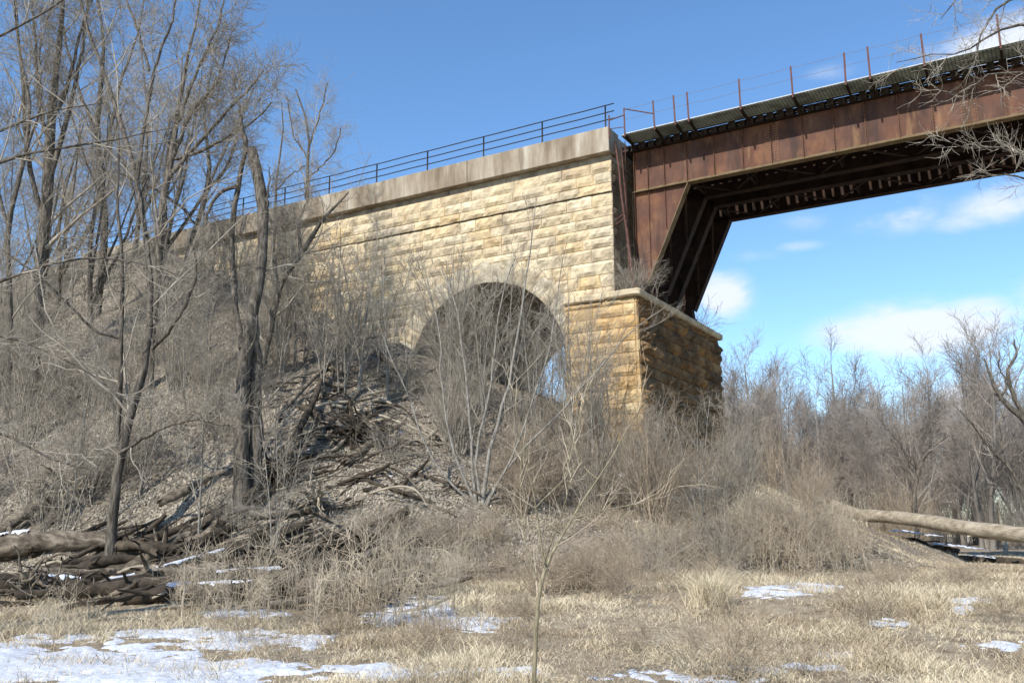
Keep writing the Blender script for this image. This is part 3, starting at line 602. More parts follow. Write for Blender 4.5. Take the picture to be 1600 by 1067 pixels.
# ------------------------------------------------------------------ trees
def spawn(P, R, m, rng, t0=.25, t1=1.0, ln=.5, ang=45, angv=12, n=6, wob=.12, trop=.06, rr=.55, rmin=.004, taper=.7, gravity=0.0, lmin=.3, az=None):
    B, N = P.shape[:2]; seg = np.linalg.norm(np.diff(P, axis=1), axis=2); L = seg.sum(1)
    t = t0 + (t1 - t0) * (np.arange(m)[None] + rng.random((B, m))) / m; f = np.clip(t, 0, .999) * (N - 1); i = f.astype(int); w = (f - i)[..., None]; bi = np.arange(B)[:, None]
    p = P[bi, i] * (1 - w) + P[bi, i + 1] * w; tg = P[bi, i + 1] - P[bi, i]; tg /= np.linalg.norm(tg, axis=2, keepdims=True) + 1e-9
    r0 = (R[bi, i] * (1 - w[..., 0]) + R[bi, i + 1] * w[..., 0])
    rnd = rng.normal(size=(B, m, 3)); rnd -= (rnd * tg).sum(2, keepdims=True) * tg; rnd /= np.linalg.norm(rnd, axis=2, keepdims=True) + 1e-9
    a = np.radians(rng.normal(ang, angv, (B, m)))[..., None]; d = np.cos(a) * tg + np.sin(a) * rnd
    l = np.maximum(L[:, None] * ln * rng.uniform(.6, 1.25, (B, m)) * (1.15 - .65 * t), lmin)
    C = B * m; p = p.reshape(C, 3); d = d.reshape(C, 3); l = l.reshape(C); r0 = np.maximum(r0.reshape(C) * rr * rng.uniform(.7, 1.1, C), rmin * 1.2)
    pts = [p]; st = l / (n - 1)
    for k in range(n - 1):
        d = d + rng.normal(0, wob, (C, 3)); d[:, 2] += trop - gravity * k / n; d /= np.linalg.norm(d, axis=1, keepdims=True)
        pts.append(pts[-1] + d * st[:, None])
    tt = np.linspace(0, 1, n); RR = np.maximum(r0[:, None] * (1 - taper * tt[None]), rmin * (1 - .5 * tt[None]))
    return np.stack(pts, 1), RR
def resamp(pts, rad, n=12, wob=0.0, rng=None):
    pts = np.asarray(pts, float); rad = np.asarray(rad, float); s = np.r_[0, np.cumsum(np.linalg.norm(np.diff(pts, axis=0), axis=1))]; q = np.linspace(0, s[-1], n)
    # smooth with Catmull-like averaging after linear resampling
    P = np.stack([np.interp(q, s, pts[:, k]) for k in range(3)], 1); R = np.interp(q, s, rad)
    P[1:-1] = .25 * P[:-2] + .5 * P[1:-1] + .25 * P[2:]
    if wob and rng is not None: P[1:-1] += rng.normal(0, wob, (n - 2, 3))
    return P, R
def to_mesh(levels, ks, name, origin=(0, 0, 0), bumpy=0):
    Vs, Qs_, o = [], [], 0
    for (P, R), k in zip(levels, ks):
        if len(P) == 0: continue
        V, Q = tubes(P, R, k)
        if bumpy and k >= 6:
            c = np.repeat(P.reshape(-1, 3), k, 0); V = c + (V - c) * (1 + bumpy * (fbm(V[:, 0] * 5, V[:, 1] * 5, V[:, 2] * 1.5, 3, 3) - .5)[:, None] * 2)
        Vs.append(V - np.asarray(origin)); Qs_.append(Q + o); o += len(V)
    return mesh(name, np.vstack(Vs), np.vstack(Qs_), smooth=True)
def arch_tree(seed, H, r0, spec, forks=1, lean=.05, wob=.035, hfork=.3, spread=18, bumpy=.12):
    """archetype at the origin: trunk mesh, crown mesh"""
    rg = np.random.default_rng(seed); stems = []
    n = 14
    def stem(p, d, L, r, n=14, tr=.03):
        pts = [p]; d = d / np.linalg.norm(d)
        for k in range(n - 1):
            d = d + rg.normal(0, wob, 3); d[2] += tr; d /= np.linalg.norm(d); pts.append(pts[-1] + d * L / (n - 1))
        t = np.linspace(0, 1, n); R = r * (1 - .8 * t) * (1 + .45 * np.exp(-t * 18) * (p[2] < .3)); return np.array(pts), np.maximum(R, .012)
    d0 = np.array([rg.normal(0, lean), rg.normal(0, lean), 1])
    P, R = stem(np.array([0, 0, -.35]), d0, H, r0); stems.append((P, R))
    for k in range(forks - 1):
        i = max(1, int((hfork + rg.uniform(-.08, .12)) * n)); a = rg.uniform(0, 2 * math.pi); s = math.tan(math.radians(rg.uniform(spread * .6, spread * 1.4)))
        stems.append(stem(P[i] * 1.0, np.array([math.cos(a) * s, math.sin(a) * s, 1]), (H - P[i][2]) * rg.uniform(.75, .98), R[i] * rg.uniform(.55, .8)))
    P0 = np.stack([s[0] for s in stems]); R0 = np.stack([s[1] for s in stems]); lv = [(P0, R0)]
    for s in spec: lv.append(spawn(*lv[-1], rng=rg, **s))
    return lv
def tree_meshes(lv, ks, name, ntr=2, origin=(0, 0, 0)):
    return to_mesh(lv[:ntr], ks[:ntr], name + '_trunk', origin, .12), to_mesh(lv[ntr:], ks[ntr:], name + '_crown', origin)
BIG = [dict(m=9, t0=.28, ln=.42, ang=42, angv=10, n=9, wob=.10, trop=.10, rr=.5, rmin=.012), dict(m=7, t0=.2, ln=.45, ang=40, angv=14, n=7, wob=.14, trop=.06, rr=.5, rmin=.008),
       dict(m=6, t0=.15, ln=.5, ang=38, angv=14, n=6, wob=.15, trop=.04, rr=.5, rmin=.006), dict(m=4, t0=.15, ln=.55, ang=35, angv=14, n=4, wob=.15, trop=.03, rr=.55, rmin=.0045, taper=.5)]
def place(name, label, cat, ms, mats, xyz, rz=0, sc=1.0, group=None, tilt=(0, 0)):
    t = thing(name, label, cat, xyz, group, rz); t.rotation_euler = (tilt[0], tilt[1], rz); t.scale = (sc, sc, sc)
    for nm, m, mt in zip(('trunk', 'crown'), ms, mats): obj(nm, m, mt, t)
    return t
def copy_tree(t, xyz, rz, sc, label=None, tilt=(0, 0), group=None):
    c = t.copy(); COL.objects.link(c); c.location = xyz; c.rotation_euler = (tilt[0], tilt[1], rz); c.scale = (sc, sc, sc)
    if label: c['label'] = label
    if group: c['group'] = group
    for ch in list(t.children): k = ch.copy(); COL.objects.link(k); k.parent = c
    return c
WS = .8
def px_path(pts, d0, dd=None):
    """limb drawn through lines of sight at its own distance; pts = (px, py, diameter in px[, depth offset])"""
    P, R = [], []
    for q in pts:
        d = d0 + (q[3] if len(q) > 3 else 0); P.append(atD(q[0], q[1], d)); R.append(q[2] / 2 * d / F * WS)
    return np.array(P), np.array(R)
def custom_tree(name, label, cat, paths, d0, spec, ks, mats=('bark', 'twig'), seed=1, group=None, wob=.012, ntr=1):
    """paths[0] is the trunk from its foot; the rest are limbs"""
    rg = np.random.default_rng(seed); Ps, Rs = [], []
    foot = G(paths[0][0][0], paths[0][0][1]) if d0 is None else None
    d = depth(foot) if d0 is None else d0
    for j, pa in enumerate(paths):
        P, R = px_path(pa, d)
        if j == 0: 
            g = gz(P[0][0], P[0][1]); P[0][2] = min(P[0][2], g); P = np.vstack([P[0] - [0, 0, .4], P]); R = np.r_[R[0] * 1.25, R]
        P, R = resamp(P, R, 16, wob * d / 20, rg); Ps.append(P); Rs.append(R)
    base = Ps[0][0].copy(); base[2] += .4
    lv = [(np.stack(Ps), np.stack(Rs))]
    for s in spec: lv.append(spawn(*lv[-1], rng=rg, **s))
    tm_, cm_ = tree_meshes(lv, ks, name, ntr, base)
    t = thing(name, label, cat, base, group); obj('trunk', tm_, mats[0], t); obj('crown', cm_, mats[1], t); return t
MED = [dict(m=10, t0=.12, ln=.34, ang=50, angv=16, n=9, wob=.15, trop=.06, rr=.38, rmin=.009, lmin=.6), dict(m=6, t0=.12, ln=.5, ang=44, angv=16, n=7, wob=.15, trop=.02, rr=.5, rmin=.006, lmin=.45), dict(m=4, t0=.1, ln=.5, ang=42, angv=16, n=5, wob=.15, trop=.02, rr=.6, rmin=.005, lmin=.35), dict(m=2, t0=.1, ln=.6, ang=38, angv=15, n=4, wob=.14, trop=.02, rr=.7, rmin=.004, taper=.4, lmin=.25)]
KM = (9, 5, 4, 3, 3)

#@@TREES
# left front forked tree
custom_tree('bare_tree', 'leafless forked tree with a slim crooked trunk rising from behind the driftwood at far left', 'tree',
    [[(172, 890, 21), (176, 820, 20), (180, 740, 19), (196, 680, 18), (204, 640, 16), (222, 590, 15), (236, 548, 14), (240, 488, 12, .3), (237, 427, 11, .6), (226, 360, 11, 1), (216, 304, 11, 1.3), (209, 250, 10, 1.6), (189, 196, 10, 2), (160, 101, 8, 2.5), (128, 34, 6, 3), (118, -60, 4, 3)],
     [(186, 715, 12), (183, 650, 11), (188, 590, 10), (189, 530, 9), (192, 470, 9), (193, 420, 8), (188, 370, 7), (180, 300, 6), (190, 230, 4), (178, 170, 3)],
     [(213, 290, 9, 1.4), (222, 220, 8, 1.4), (234, 150, 7, 1.4), (243, 95, 6, 1.4), (268, 40, 5, 1.4), (280, -30, 3, 1.5)],
     [(233, 111, 6, 1.4), (219, 60, 5, 1.6), (200, 5, 4, 1.7), (190, -40, 3, 1.7)],
     [(182, 712, 8), (215, 690, 7, -.5), (260, 665, 5, -1), (310, 655, 4, -1.3), (370, 668, 3, -1.5)],
     [(238, 545, 9), (262, 522, 8, -.3), (290, 480, 6, -.5), (309, 430, 5, -.6), (300, 380, 3, -.7)],
     [(185, 528, 7), (150, 520, 6, -.3), (120, 490, 5, -.6), (60, 430, 4, -.8), (10, 395, 3, -1)]],
    None, MED, KM, seed=3)
# broken double trunk
sn_lv = custom_tree('broken_tree', 'big leafless tree with a thick split trunk and a snapped-off jagged top', 'tree',
    [[(382, 778, 34), (378, 700, 30), (374, 620, 28), (383, 560, 26), (395, 490, 24, .2), (410, 420, 21, .4), (414, 360, 21, .6), (408, 300, 24, .7), (401, 262, 22, .8), (393, 232, 21, .8)],
     [(398, 780, 30, .3), (400, 700, 27, .3), (398, 620, 26, .3), (400, 560, 24, .3), (396, 500, 18, .2)],
     [(378, 545, 14), (368, 480, 13, .4), (364, 420, 12, .7), (362, 360, 12, .8), (368, 310, 11, .9), (374, 270, 10, .9), (384, 236, 9, .8)],
     [(386, 240, 13, .8), (383, 220, 12, .8), (378, 198, 9, .8), (374, 172, 3, .8)],
     [(372, 290, 9, .8), (345, 300, 8, .6), (325, 325, 6, .4), (318, 370, 5, .2)],
     [(418, 330, 6, .6), (419, 305, 5, .5), (421, 275, 3, .5), (421, 262, 2, .5)]],
    None, [dict(m=5, t0=.3, ln=.22, ang=60, angv=20, n=7, wob=.16, trop=.03, rr=.22, rmin=.012)] + MED[1:], (12, 5, 4, 3, 3), seed=8)
# jagged stub at the break
jb = MB(); rj = np.random.default_rng(2); dS = depth(G(382, 778)) + .8
for k in range(9):
    q = atD(396 + rj.uniform(-7, 7), 250, dS + rj.uniform(-.12, .12)); jb.tube([q, q + [0, 0, rj.uniform(.15, .45)]], [.06, .008], 5)
obj('jagged_top', jb.get('jagged_top', origin=sn_lv.location), 'splint', sn_lv)

def trunk_at(px, py, px2, py2, w, d): return [(px, py, w, 0), (px + (px2 - px) * .3 + 4, py + (py2 - py) * .33, w * .9), (px + (px2 - px) * .6 - 3, py + (py2 - py) * .66, w * .7), (px2, py2, w * .35)]
BG = [dict(m=10, t0=.15, ln=.34, ang=42, angv=12, n=9, wob=.11, trop=.08, rr=.36, rmin=.014, lmin=1.2), dict(m=6, t0=.12, ln=.5, ang=40, angv=14, n=7, wob=.12, trop=.04, rr=.5, rmin=.010, lmin=.9), dict(m=4, t0=.1, ln=.5, ang=38, angv=14, n=5, wob=.13, trop=.03, rr=.6, rmin=.0085, lmin=.7), dict(m=2, t0=.1, ln=.6, ang=34, angv=12, n=4, wob=.12, trop=.02, rr=.7, rmin=.0065, taper=.4, lmin=.5)]
custom_tree('bare_tree', 'tall thick-trunked leafless tree on the hill at the far left with many upright limbs', 'tree',
    [[(62, 470, 26), (66, 400, 25), (70, 330, 24), (76, 260, 22), (80, 200, 19), (84, 130, 15), (96, 60, 11), (100, -20, 7), (104, -90, 4)],
     [(74, 290, 12), (95, 220, 11), (112, 150, 9), (128, 90, 7), (135, 20, 5), (140, -60, 3)],
     [(68, 340, 12), (46, 270, 10), (40, 200, 9), (36, 130, 7), (28, 60, 5), (22, -30, 3)],
     [(78, 230, 10), (60, 160, 9), (58, 90, 7), (50, 20, 5), (52, -40, 3)],
     [(80, 190, 9), (110, 130, 8), (122, 60, 6), (140, 10, 4), (160, -50, 3)]], 38, BG, (9, 6, 4, 3, 3), seed=12)
custom_tree('bare_tree', 'slim dark leafless tree at the left edge, its trunk curving up past the hill', 'tree',
    [[(12, 640, 13), (14, 560, 12), (16, 480, 12), (10, 400, 11), (14, 330, 10), (40, 240, 9), (52, 170, 7), (30, 90, 5), (22, 0, 3)],
     [(14, 360, 7), (-10, 280, 6), (-30, 200, 4), (-40, 100, 3)], [(40, 240, 6), (66, 160, 5), (60, 80, 4), (84, 0, 3)]], None, BG, (8, 5, 4, 3, 3), seed=13)
custom_tree('bare_tree', 'leafless tree with a wide right-leaning fan of pale limbs behind the broken tree', 'tree',
    [[(250, 395, 16), (251, 338, 15), (262, 290, 14), (270, 236, 13), (277, 169, 10), (288, 125, 8), (294, 80, 6), (312, 20, 4), (316, -40, 3)],
     [(266, 260, 10), (290, 190, 9), (312, 160, 8), (337, 135, 6), (350, 95, 4), (360, 60, 3)],
     [(262, 280, 9), (300, 235, 8), (340, 190, 7), (380, 150, 5), (412, 110, 3)],
     [(266, 250, 8), (310, 240, 7), (352, 215, 5), (400, 190, 4), (424, 160, 3)],
     [(272, 210, 8), (300, 130, 7), (322, 80, 5), (345, 30, 4), (352, -10, 3)]], 36, BG, (8, 5, 4, 3, 3), seed=14)
custom_tree('bare_tree', 'leafless tree on the hill between the thick left tree and the pale fan-shaped one', 'tree',
    [[(160, 420, 15), (165, 350, 14), (156, 270, 12), (150, 200, 11), (160, 120, 9), (165, 60, 7), (150, 0, 5), (140, -60, 3)],
     [(158, 260, 9), (176, 190, 8), (190, 120, 6), (215, 60, 4), (225, 0, 3)], [(154, 230, 8), (130, 160, 7), (110, 100, 5), (95, 30, 4), (92, -40, 3)]], 44, BG, (8, 5, 4, 3, 3), seed=15)
custom_tree('bare_tree', 'small leafless tree standing before the left end of the coping and railing', 'tree',
    [[(486, 420, 8), (484, 360, 8), (478, 300, 7), (480, 240, 6), (488, 215, 5), (478, 180, 4), (462, 140, 3)],
     [(480, 240, 4), (492, 200, 4), (505, 160, 3), (512, 130, 2)], [(481, 250, 4), (460, 215, 3), (452, 180, 3), (448, 150, 2)], [(480, 280, 4), (500, 262, 3), (525, 235, 3), (532, 200, 2)]], None, [dict(MED[0], m=18, rmin=.016, lmin=2.2, rr=.5), dict(MED[1], m=8, rmin=.012, lmin=1.3), dict(MED[2], rmin=.011, lmin=.9), dict(MED[3], rmin=.009, lmin=.6)], (7, 4, 3, 3, 3), seed=16)
custom_tree('bare_tree', 'thin leafless sapling between the broken top and the small tree by the railing', 'tree',
    [[(436, 430, 6), (432, 360, 6), (428, 300, 5), (436, 250, 4), (446, 200, 3), (440, 160, 2)], [(430, 300, 4), (455, 272, 3), (480, 258, 2)]], None, [dict(MED[0], m=10, rmin=.012, lmin=1.2), dict(MED[1], rmin=.01, lmin=.8), dict(MED[2], rmin=.008, lmin=.6), dict(MED[3], rmin=.007, lmin=.4)], (7, 4, 3, 3, 3), seed=17)
custom_tree('bare_tree', 'dark leafless tree leaning right in front of the left end of the stone wall', 'tree',
    [[(404, 600, 15), (418, 530, 15), (428, 480, 15), (436, 440, 14), (468, 400, 13), (488, 372, 11), (500, 340, 7), (530, 320, 5), (545, 300, 3)],
     [(436, 450, 8), (426, 400, 7), (430, 360, 6), (410, 320, 4)], [(470, 398, 8), (466, 350, 6), (480, 310, 4), (476, 285, 3)]], None, MED, KM, seed=18)
custom_tree('bare_tree', 'twisted leafless tree standing just left of the broken trunk', 'tree',
    [[(262, 480, 12), (290, 420, 12), (300, 370, 11), (318, 330, 11), (322, 290, 10), (332, 250, 8), (318, 200, 6), (322, 150, 4), (330, 110, 3)],
     [(320, 300, 8), (350, 270, 7), (364, 235, 5), (372, 200, 3)], [(306, 350, 7), (280, 320, 6), (250, 300, 5), (212, 282, 4), (180, 268, 3)]], None, BG, (8, 5, 4, 3, 3), seed=19)
WS = .6
# centre multi-stem clump in front of the arch
custom_tree('bare_shrub', 'tall multi-stemmed leafless shrub growing in front of the arched opening', 'shrub',
    [[(752, 785, 11), (758, 740, 11), (768, 690, 10), (782, 650, 9), (792, 620, 8), (800, 570, 7), (812, 510, 6), (820, 440, 5), (832, 370, 3), (838, 310, 2)],
     [(744, 790, 9), (738, 730, 8), (734, 660, 7), (730, 600, 6), (722, 540, 5), (712, 470, 4), (690, 420, 3)],
     [(742, 785, 8), (716, 730, 7), (700, 670, 6), (690, 600, 5), (688, 520, 4), (672, 450, 3), (655, 400, 2)],
     [(750, 780, 9), (742, 720, 8), (754, 660, 7), (768, 600, 6), (773, 550, 5), (776, 500, 4), (790, 440, 3), (806, 400, 2)],
     [(760, 790, 8), (790, 730, 7), (830, 690, 6), (870, 650, 5), (905, 610, 4), (950, 560, 4), (990, 510, 3), (1040, 480, 2)],
     [(756, 790, 7), (790, 740, 6), (815, 680, 5), (842, 600, 5), (862, 540, 4), (872, 460, 3), (880, 400, 2)],
     [(738, 788, 7), (690, 740, 6), (660, 690, 5), (640, 620, 4), (612, 560, 3), (590, 500, 2)]], None,
    [dict(m=9, t0=.25, ln=.30, ang=34, angv=12, n=7, wob=.10, trop=.07, rr=.5, rmin=.008), dict(m=5, t0=.15, ln=.5, ang=36, angv=12, n=5, wob=.13, trop=.04, rr=.5, rmin=.005), dict(m=4, t0=.15, ln=.5, ang=34, angv=12, n=4, wob=.13, trop=.02, rr=.6, rmin=.004)], (8, 4, 3, 3), ('bark_light', 'twig'), seed=21)
WS = .55
# foreground sapling
custom_tree('sapling', 'slender olive-tan forked sapling in the foreground at the bottom centre of the photo', 'sapling',
    [[(834, 1085, 13), (836, 1020, 12), (838, 960, 11), (843, 910, 10), (850, 880, 9), (870, 852, 7, .1), (895, 808, 6, .2), (922, 765, 5, .3), (937, 748, 4, .35), (960, 705, 4, .4), (985, 660, 3, .5), (1010, 625, 2, .6)],
     [(851, 882, 7), (845, 850, 6), (841, 815, 6), (838, 790, 5, -.1), (828, 745, 4, -.2), (815, 705, 3, -.2), (808, 650, 2, -.3), (800, 600, 2, -.3)],
     [(838, 792, 4, -.1), (860, 768, 4), (884, 748, 3, .1), (893, 705, 3, .2), (905, 650, 2, .3), (925, 590, 2, .4)],
     [(936, 749, 4, .35), (915, 735, 3, .4), (900, 705, 3, .4), (893, 670, 2, .5), (898, 620, 2, .5)],
     [(850, 882, 5), (862, 845, 4, -.2), (880, 800, 3, -.3), (890, 755, 2, -.4), (905, 700, 2, -.5)],
     [(895, 810, 3, .2), (950, 795, 2, .2), (1010, 785, 2, .2), (1060, 760, 1.5, .2)],
     [(838, 905, 5, .1), (822, 860, 3, .2), (815, 810, 2.5, .2), (812, 760, 2, .3), (815, 700, 2, .3)]], 10.0,
    [dict(m=6, t0=.25, ln=.28, ang=38, angv=10, n=6, wob=.06, trop=.05, rr=.4, rmin=.0035), dict(m=3, t0=.2, ln=.5, ang=36, angv=10, n=5, wob=.08, trop=.03, rr=.5, rmin=.0022)], (9, 5, 3), ('sapling', 'stalk'), seed=23, wob=.004)
WS = .8
# overhanging tree at the right edge (trunk outside the frame)
def right_tree():
    rg = np.random.default_rng(31); d = 17.0
    paths = [[(1900, 900, 60), (1890, 700, 55), (1870, 500, 50), (1850, 300, 44), (1840, 120, 34), (1830, -60, 26), (1820, -260, 18), (1810, -450, 10)],
      [(1850, 200, 18), (1760, 120, 14), (1680, 60, 9), (1600, 35, 6), (1560, 48, 5), (1518, 78, 4), (1480, 82, 2.5), (1400, 98, 1.5)],
      [(1845, 150, 16), (1760, 40, 12), (1680, 0, 8), (1600, -10, 6), (1560, 8, 5), (1530, 60, 4), (1515, 76, 3), (1530, 96, 3)],
      [(1855, 330, 18), (1780, 280, 14), (1700, 250, 10), (1620, 245, 7), (1570, 235, 5), (1540, 225, 4), (1500, 232, 2.5), (1470, 218, 1.5)],
      [(1855, 300, 16), (1780, 220, 12), (1700, 170, 8), (1620, 120, 6), (1560, 108, 4), (1530, 125, 3), (1500, 155, 2), (1450, 128, 1.5)],
      [(1860, 370, 16), (1780, 340, 12), (1700, 300, 8), (1630, 290, 5), (1590, 275, 4), (1560, 280, 3), (1530, 268, 2)],
      [(1845, 100, 14), (1760, -30, 10), (1680, -60, 8), (1600, -60, 5), (1540, -30, 4), (1490, -5, 3), (1470, 30, 1.5)]]
    Ps, Rs = [], []
    for j, pa in enumerate(paths):
        P, R = px_path(pa, d)
        if j == 0: P[0] = onG(P[0][0], P[0][1], -.3)
        P, R = resamp(P, R, 18, .03, rg); Ps.append(P); Rs.append(R)
    lv = [(np.stack(Ps), np.stack(Rs))]
    b = Ps[0][0]
    for s in [dict(m=9, t0=.45, ln=.17, ang=42, angv=12, n=7, wob=.15, trop=.02, rr=.45, rmin=.006), dict(m=5, t0=.2, ln=.5, ang=42, angv=12, n=5, wob=.16, trop=.02, rr=.6, rmin=.0045), dict(m=3, t0=.2, ln=.5, ang=40, angv=12, n=4, wob=.16, trop=.02, rr=.6, rmin=.0035)]: lv.append(spawn(*lv[-1], rng=rg, **s))
    tm_, cm_ = tree_meshes(lv, (9, 5, 4, 3), 'overhanging_tree', 1, b)
    t = thing('overhanging_tree', 'leafless tree reaching bare branches in from the right edge in front of the steel span', 'tree', b); obj('trunk', tm_, 'bark', t); obj('crown', cm_, 'twig', t)
right_tree()
custom_tree('overhanging_tree', 'nearby leafless tree at the left edge whose long thin boughs reach across the hill', 'tree',
    [[(-420, 1010, 60), (-400, 800, 52), (-380, 600, 46), (-360, 380, 38), (-340, 160, 28), (-320, -60, 18), (-300, -260, 8)],
     [(-370, 480, 16), (-200, 350, 11), (0, 250, 7), (110, 228, 5), (205, 214, 3), (270, 200, 2)],
     [(-375, 420, 14), (-200, 290, 10), (0, 205, 6), (80, 170, 4), (170, 160, 2)],
     [(-380, 600, 15), (-200, 500, 11), (0, 440, 7), (100, 405, 5), (180, 400, 3), (250, 420, 2)],
     [(-385, 700, 14), (-200, 690, 10), (0, 668, 6), (80, 720, 4), (150, 735, 2)],
     [(-360, 300, 12), (-180, 120, 9), (0, 60, 6), (70, 20, 4), (140, -30, 2)],
     [(-380, 560, 12), (-180, 560, 9), (0, 520, 6), (70, 545, 4), (160, 590, 2.5), (210, 640, 2)]], 13.5,
    [dict(m=9, t0=.4, ln=.2, ang=40, angv=12, n=7, wob=.11, trop=.03, rr=.5, rmin=.006, lmin=.5), dict(m=5, t0=.15, ln=.5, ang=40, angv=12, n=6, wob=.12, trop=.02, rr=.6, rmin=.0042, lmin=.4), dict(m=3, t0=.15, ln=.55, ang=38, angv=12, n=4, wob=.12, trop=.02, rr=.6, rmin=.003, lmin=.25)], (9, 5, 4, 3), ('bark', 'twig'), seed=33)

# ---- archetypes for the crowd
SA = dict(rmin=.004)
arc = {}
def A(name, lv, ks, mats, ntr=1): arc[name] = (tree_meshes(lv, ks, name, ntr), mats)
A('young', arch_tree(51, 6.0, .045, [dict(m=10, t0=.2, ln=.32, ang=36, angv=10, n=7, wob=.09, trop=.07, rr=.5, rmin=.007), dict(m=5, t0=.15, ln=.5, ang=36, angv=10, n=5, wob=.12, trop=.03, rr=.5, rmin=.005), dict(m=3, t0=.1, ln=.55, ang=34, angv=12, n=4, wob=.12, rr=.6, rmin=.0038)], 3, hfork=.15, spread=14), (6, 4, 3, 3), ('bark_light', 'twig'))
A('young2', arch_tree(52, 5.2, .035, [dict(m=9, t0=.25, ln=.36, ang=40, angv=12, n=7, wob=.11, trop=.04, rr=.5, rmin=.007), dict(m=5, t0=.15, ln=.5, ang=38, angv=12, n=5, wob=.14, trop=.03, rr=.5, rmin=.005), dict(m=3, t0=.1, ln=.5, ang=36, angv=12, n=4, wob=.12, rr=.6, rmin=.0038)], 4, hfork=.06, spread=20), (6, 4, 3, 3), ('bark_light', 'twig'))
def bramble(seed, n, L, spread, r=.009, wob=.10, grav=.35, sub=5):
    rg = np.random.default_rng(seed); P, R = [], []
    for k in range(n):
        a = rg.uniform(0, 2 * math.pi); p = np.array([rg.normal(0, .25), rg.normal(0, .25), -.05]); d = np.array([math.cos(a) * spread * rg.uniform(.2, 1.1), math.sin(a) * spread * rg.uniform(.2, 1.1), 1.]); d /= np.linalg.norm(d); l = L * rg.uniform(.5, 1.2); pts = [p]
        for j in range(9):
            d = d + rg.normal(0, wob, 3); d[2] -= grav * j / 9 * rg.uniform(.2, 1.2) * .5; d /= np.linalg.norm(d); pts.append(pts[-1] + d * l / 9)
        P.append(pts); R.append(r * rg.uniform(.6, 1.3) * np.linspace(1, .35, 10))
    lv = [(np.array(P), np.array(R))]
    lv.append(spawn(*lv[-1], m=sub, rng=rg, t0=.2, ln=.35, ang=42, angv=12, n=5, wob=.13, trop=.02, rr=.6, rmin=.0035)); lv.append(spawn(*lv[-1], m=3, rng=rg, t0=.2, ln=.5, ang=40, angv=12, n=4, wob=.14, rr=.6, rmin=.0028)); return lv
A('bramble', bramble(61, 40, 2.2, .85), (4, 3, 3), ('twig', 'twig'))
A('bramble2', bramble(62, 36, 1.8, 1.1, wob=.14, grav=.6), (4, 3, 3), ('twig_warm', 'twig_warm'))
A('weeds', bramble(63, 22, 1.25, .22, r=.0055, wob=.05, grav=.12, sub=3), (3, 3, 3), ('stalk', 'stalk'))
A('bushy', bramble(64, 44, 3.6, .6, r=.016, wob=.09, grav=.12, sub=8), (4, 3, 3), ('twig', 'twig'))
A('bushy2', bramble(65, 44, 3.4, .55, r=.014, wob=.09, grav=.10, sub=8), (4, 3, 3), ('twig_warm', 'twig_warm'))
FS = [dict(m=11, t0=.2, ln=.36, ang=36, angv=9, n=8, wob=.08, trop=.09, rr=.42, rmin=.024, lmin=2), dict(m=7, t0=.12, ln=.5, ang=36, angv=12, n=6, wob=.10, trop=.05, rr=.5, rmin=.017, lmin=1.5), dict(m=4, t0=.1, ln=.5, ang=34, angv=12, n=5, wob=.11, trop=.04, rr=.6, rmin=.014, lmin=1.1), dict(m=2, t0=.1, ln=.6, ang=32, angv=12, n=4, wob=.11, trop=.03, rr=.7, rmin=.011, taper=.4, lmin=.8)]
for k, (H, r0, fk, hf, spd) in enumerate([(19, .24, 3, .3, 15), (17, .2, 4, .2, 18), (20, .27, 2, .4, 14), (15, .16, 3, .15, 20)]):
    A('forest%d' % k, arch_tree(70 + k, H, r0, FS, fk, hfork=hf, spread=spd, wob=.04), (7, 4, 3, 3, 3), ('bark_far', 'twig_far'))

A('hill0', arch_tree(91, 15, .16, BG, 4, hfork=.2, spread=20, wob=.06), (7, 4, 3, 3, 3), ('bark', 'twig'))
A('hill1', arch_tree(92, 13, .13, BG, 3, hfork=.15, spread=24, wob=.07), (7, 4, 3, 3, 3), ('bark', 'twig'))
proto = {}
def put(kind, name, label, cat, xyz, rz, sc, group, tilt=(0, 0)):
    if kind not in proto:
        (ms, mt) = arc[kind]; proto[kind] = (place(name, label, cat, ms, mt, xyz, rz, sc, group, tilt)); return proto[kind]
    t = copy_tree(proto[kind], xyz, rz, sc, label, tilt, group); t.name = name; t['category'] = cat; return t
rj = random.Random(77)
def pos(u, d): return d * (fh[0] + rt[0] * u), d * (fh[1] + rt[1] * u)
# woods beyond on the right, and behind the abutment and hill
nF = 0
for d in (62, 70, 78, 86, 95, 104, 113, 124, 136, 150):
    n_ = int(.62 * d / 4.6) + 1
    for k in range(n_):
        u = .17 + (.66 - .17) * (k + rj.uniform(.1, .9)) / n_
        if d < 75 and rj.random() < .35: continue
        x, y = pos(u, d + rj.uniform(-3, 3)); H = rj.uniform(.66, .93) * (1.0 if d > 85 else .8)
        if d < 80 and .33 < u < .36: H *= .7
        put('forest%d' % rj.randrange(4), 'bare_tree', 'leafless grey tree standing in the woods beyond the field at right', 'tree', (x, y, float(gz(x, y))), rj.uniform(0, 6.28), H, 'leafless trees in the distant woods', (rj.uniform(-.04, .04), rj.uniform(-.04, .04))); nF += 1
for k in range(26):
    x = rj.uniform(-75, -20); y = rj.uniform(60, 110)
    put('forest%d' % rj.randrange(4), 'bare_tree', 'leafless tree of the woods behind the embankment', 'tree', (x, y, float(gz(x, y))), rj.uniform(0, 6.28), rj.uniform(.6, .9), 'leafless trees behind the embankment')
for k in range(9):
    u = -.60 + .22 * (k + rj.random()) / 9; d = rj.uniform(40, 62); x, y = pos(u, d)
    put('hill%d' % rj.randrange(2), 'bare_tree', 'slender leafless tree in the crowd of trees on top of the hill at left', 'tree', (x, y, float(gz(x, y))), rj.uniform(0, 6.28), rj.uniform(.75, 1.0), 'slender leafless trees on the hill at left')
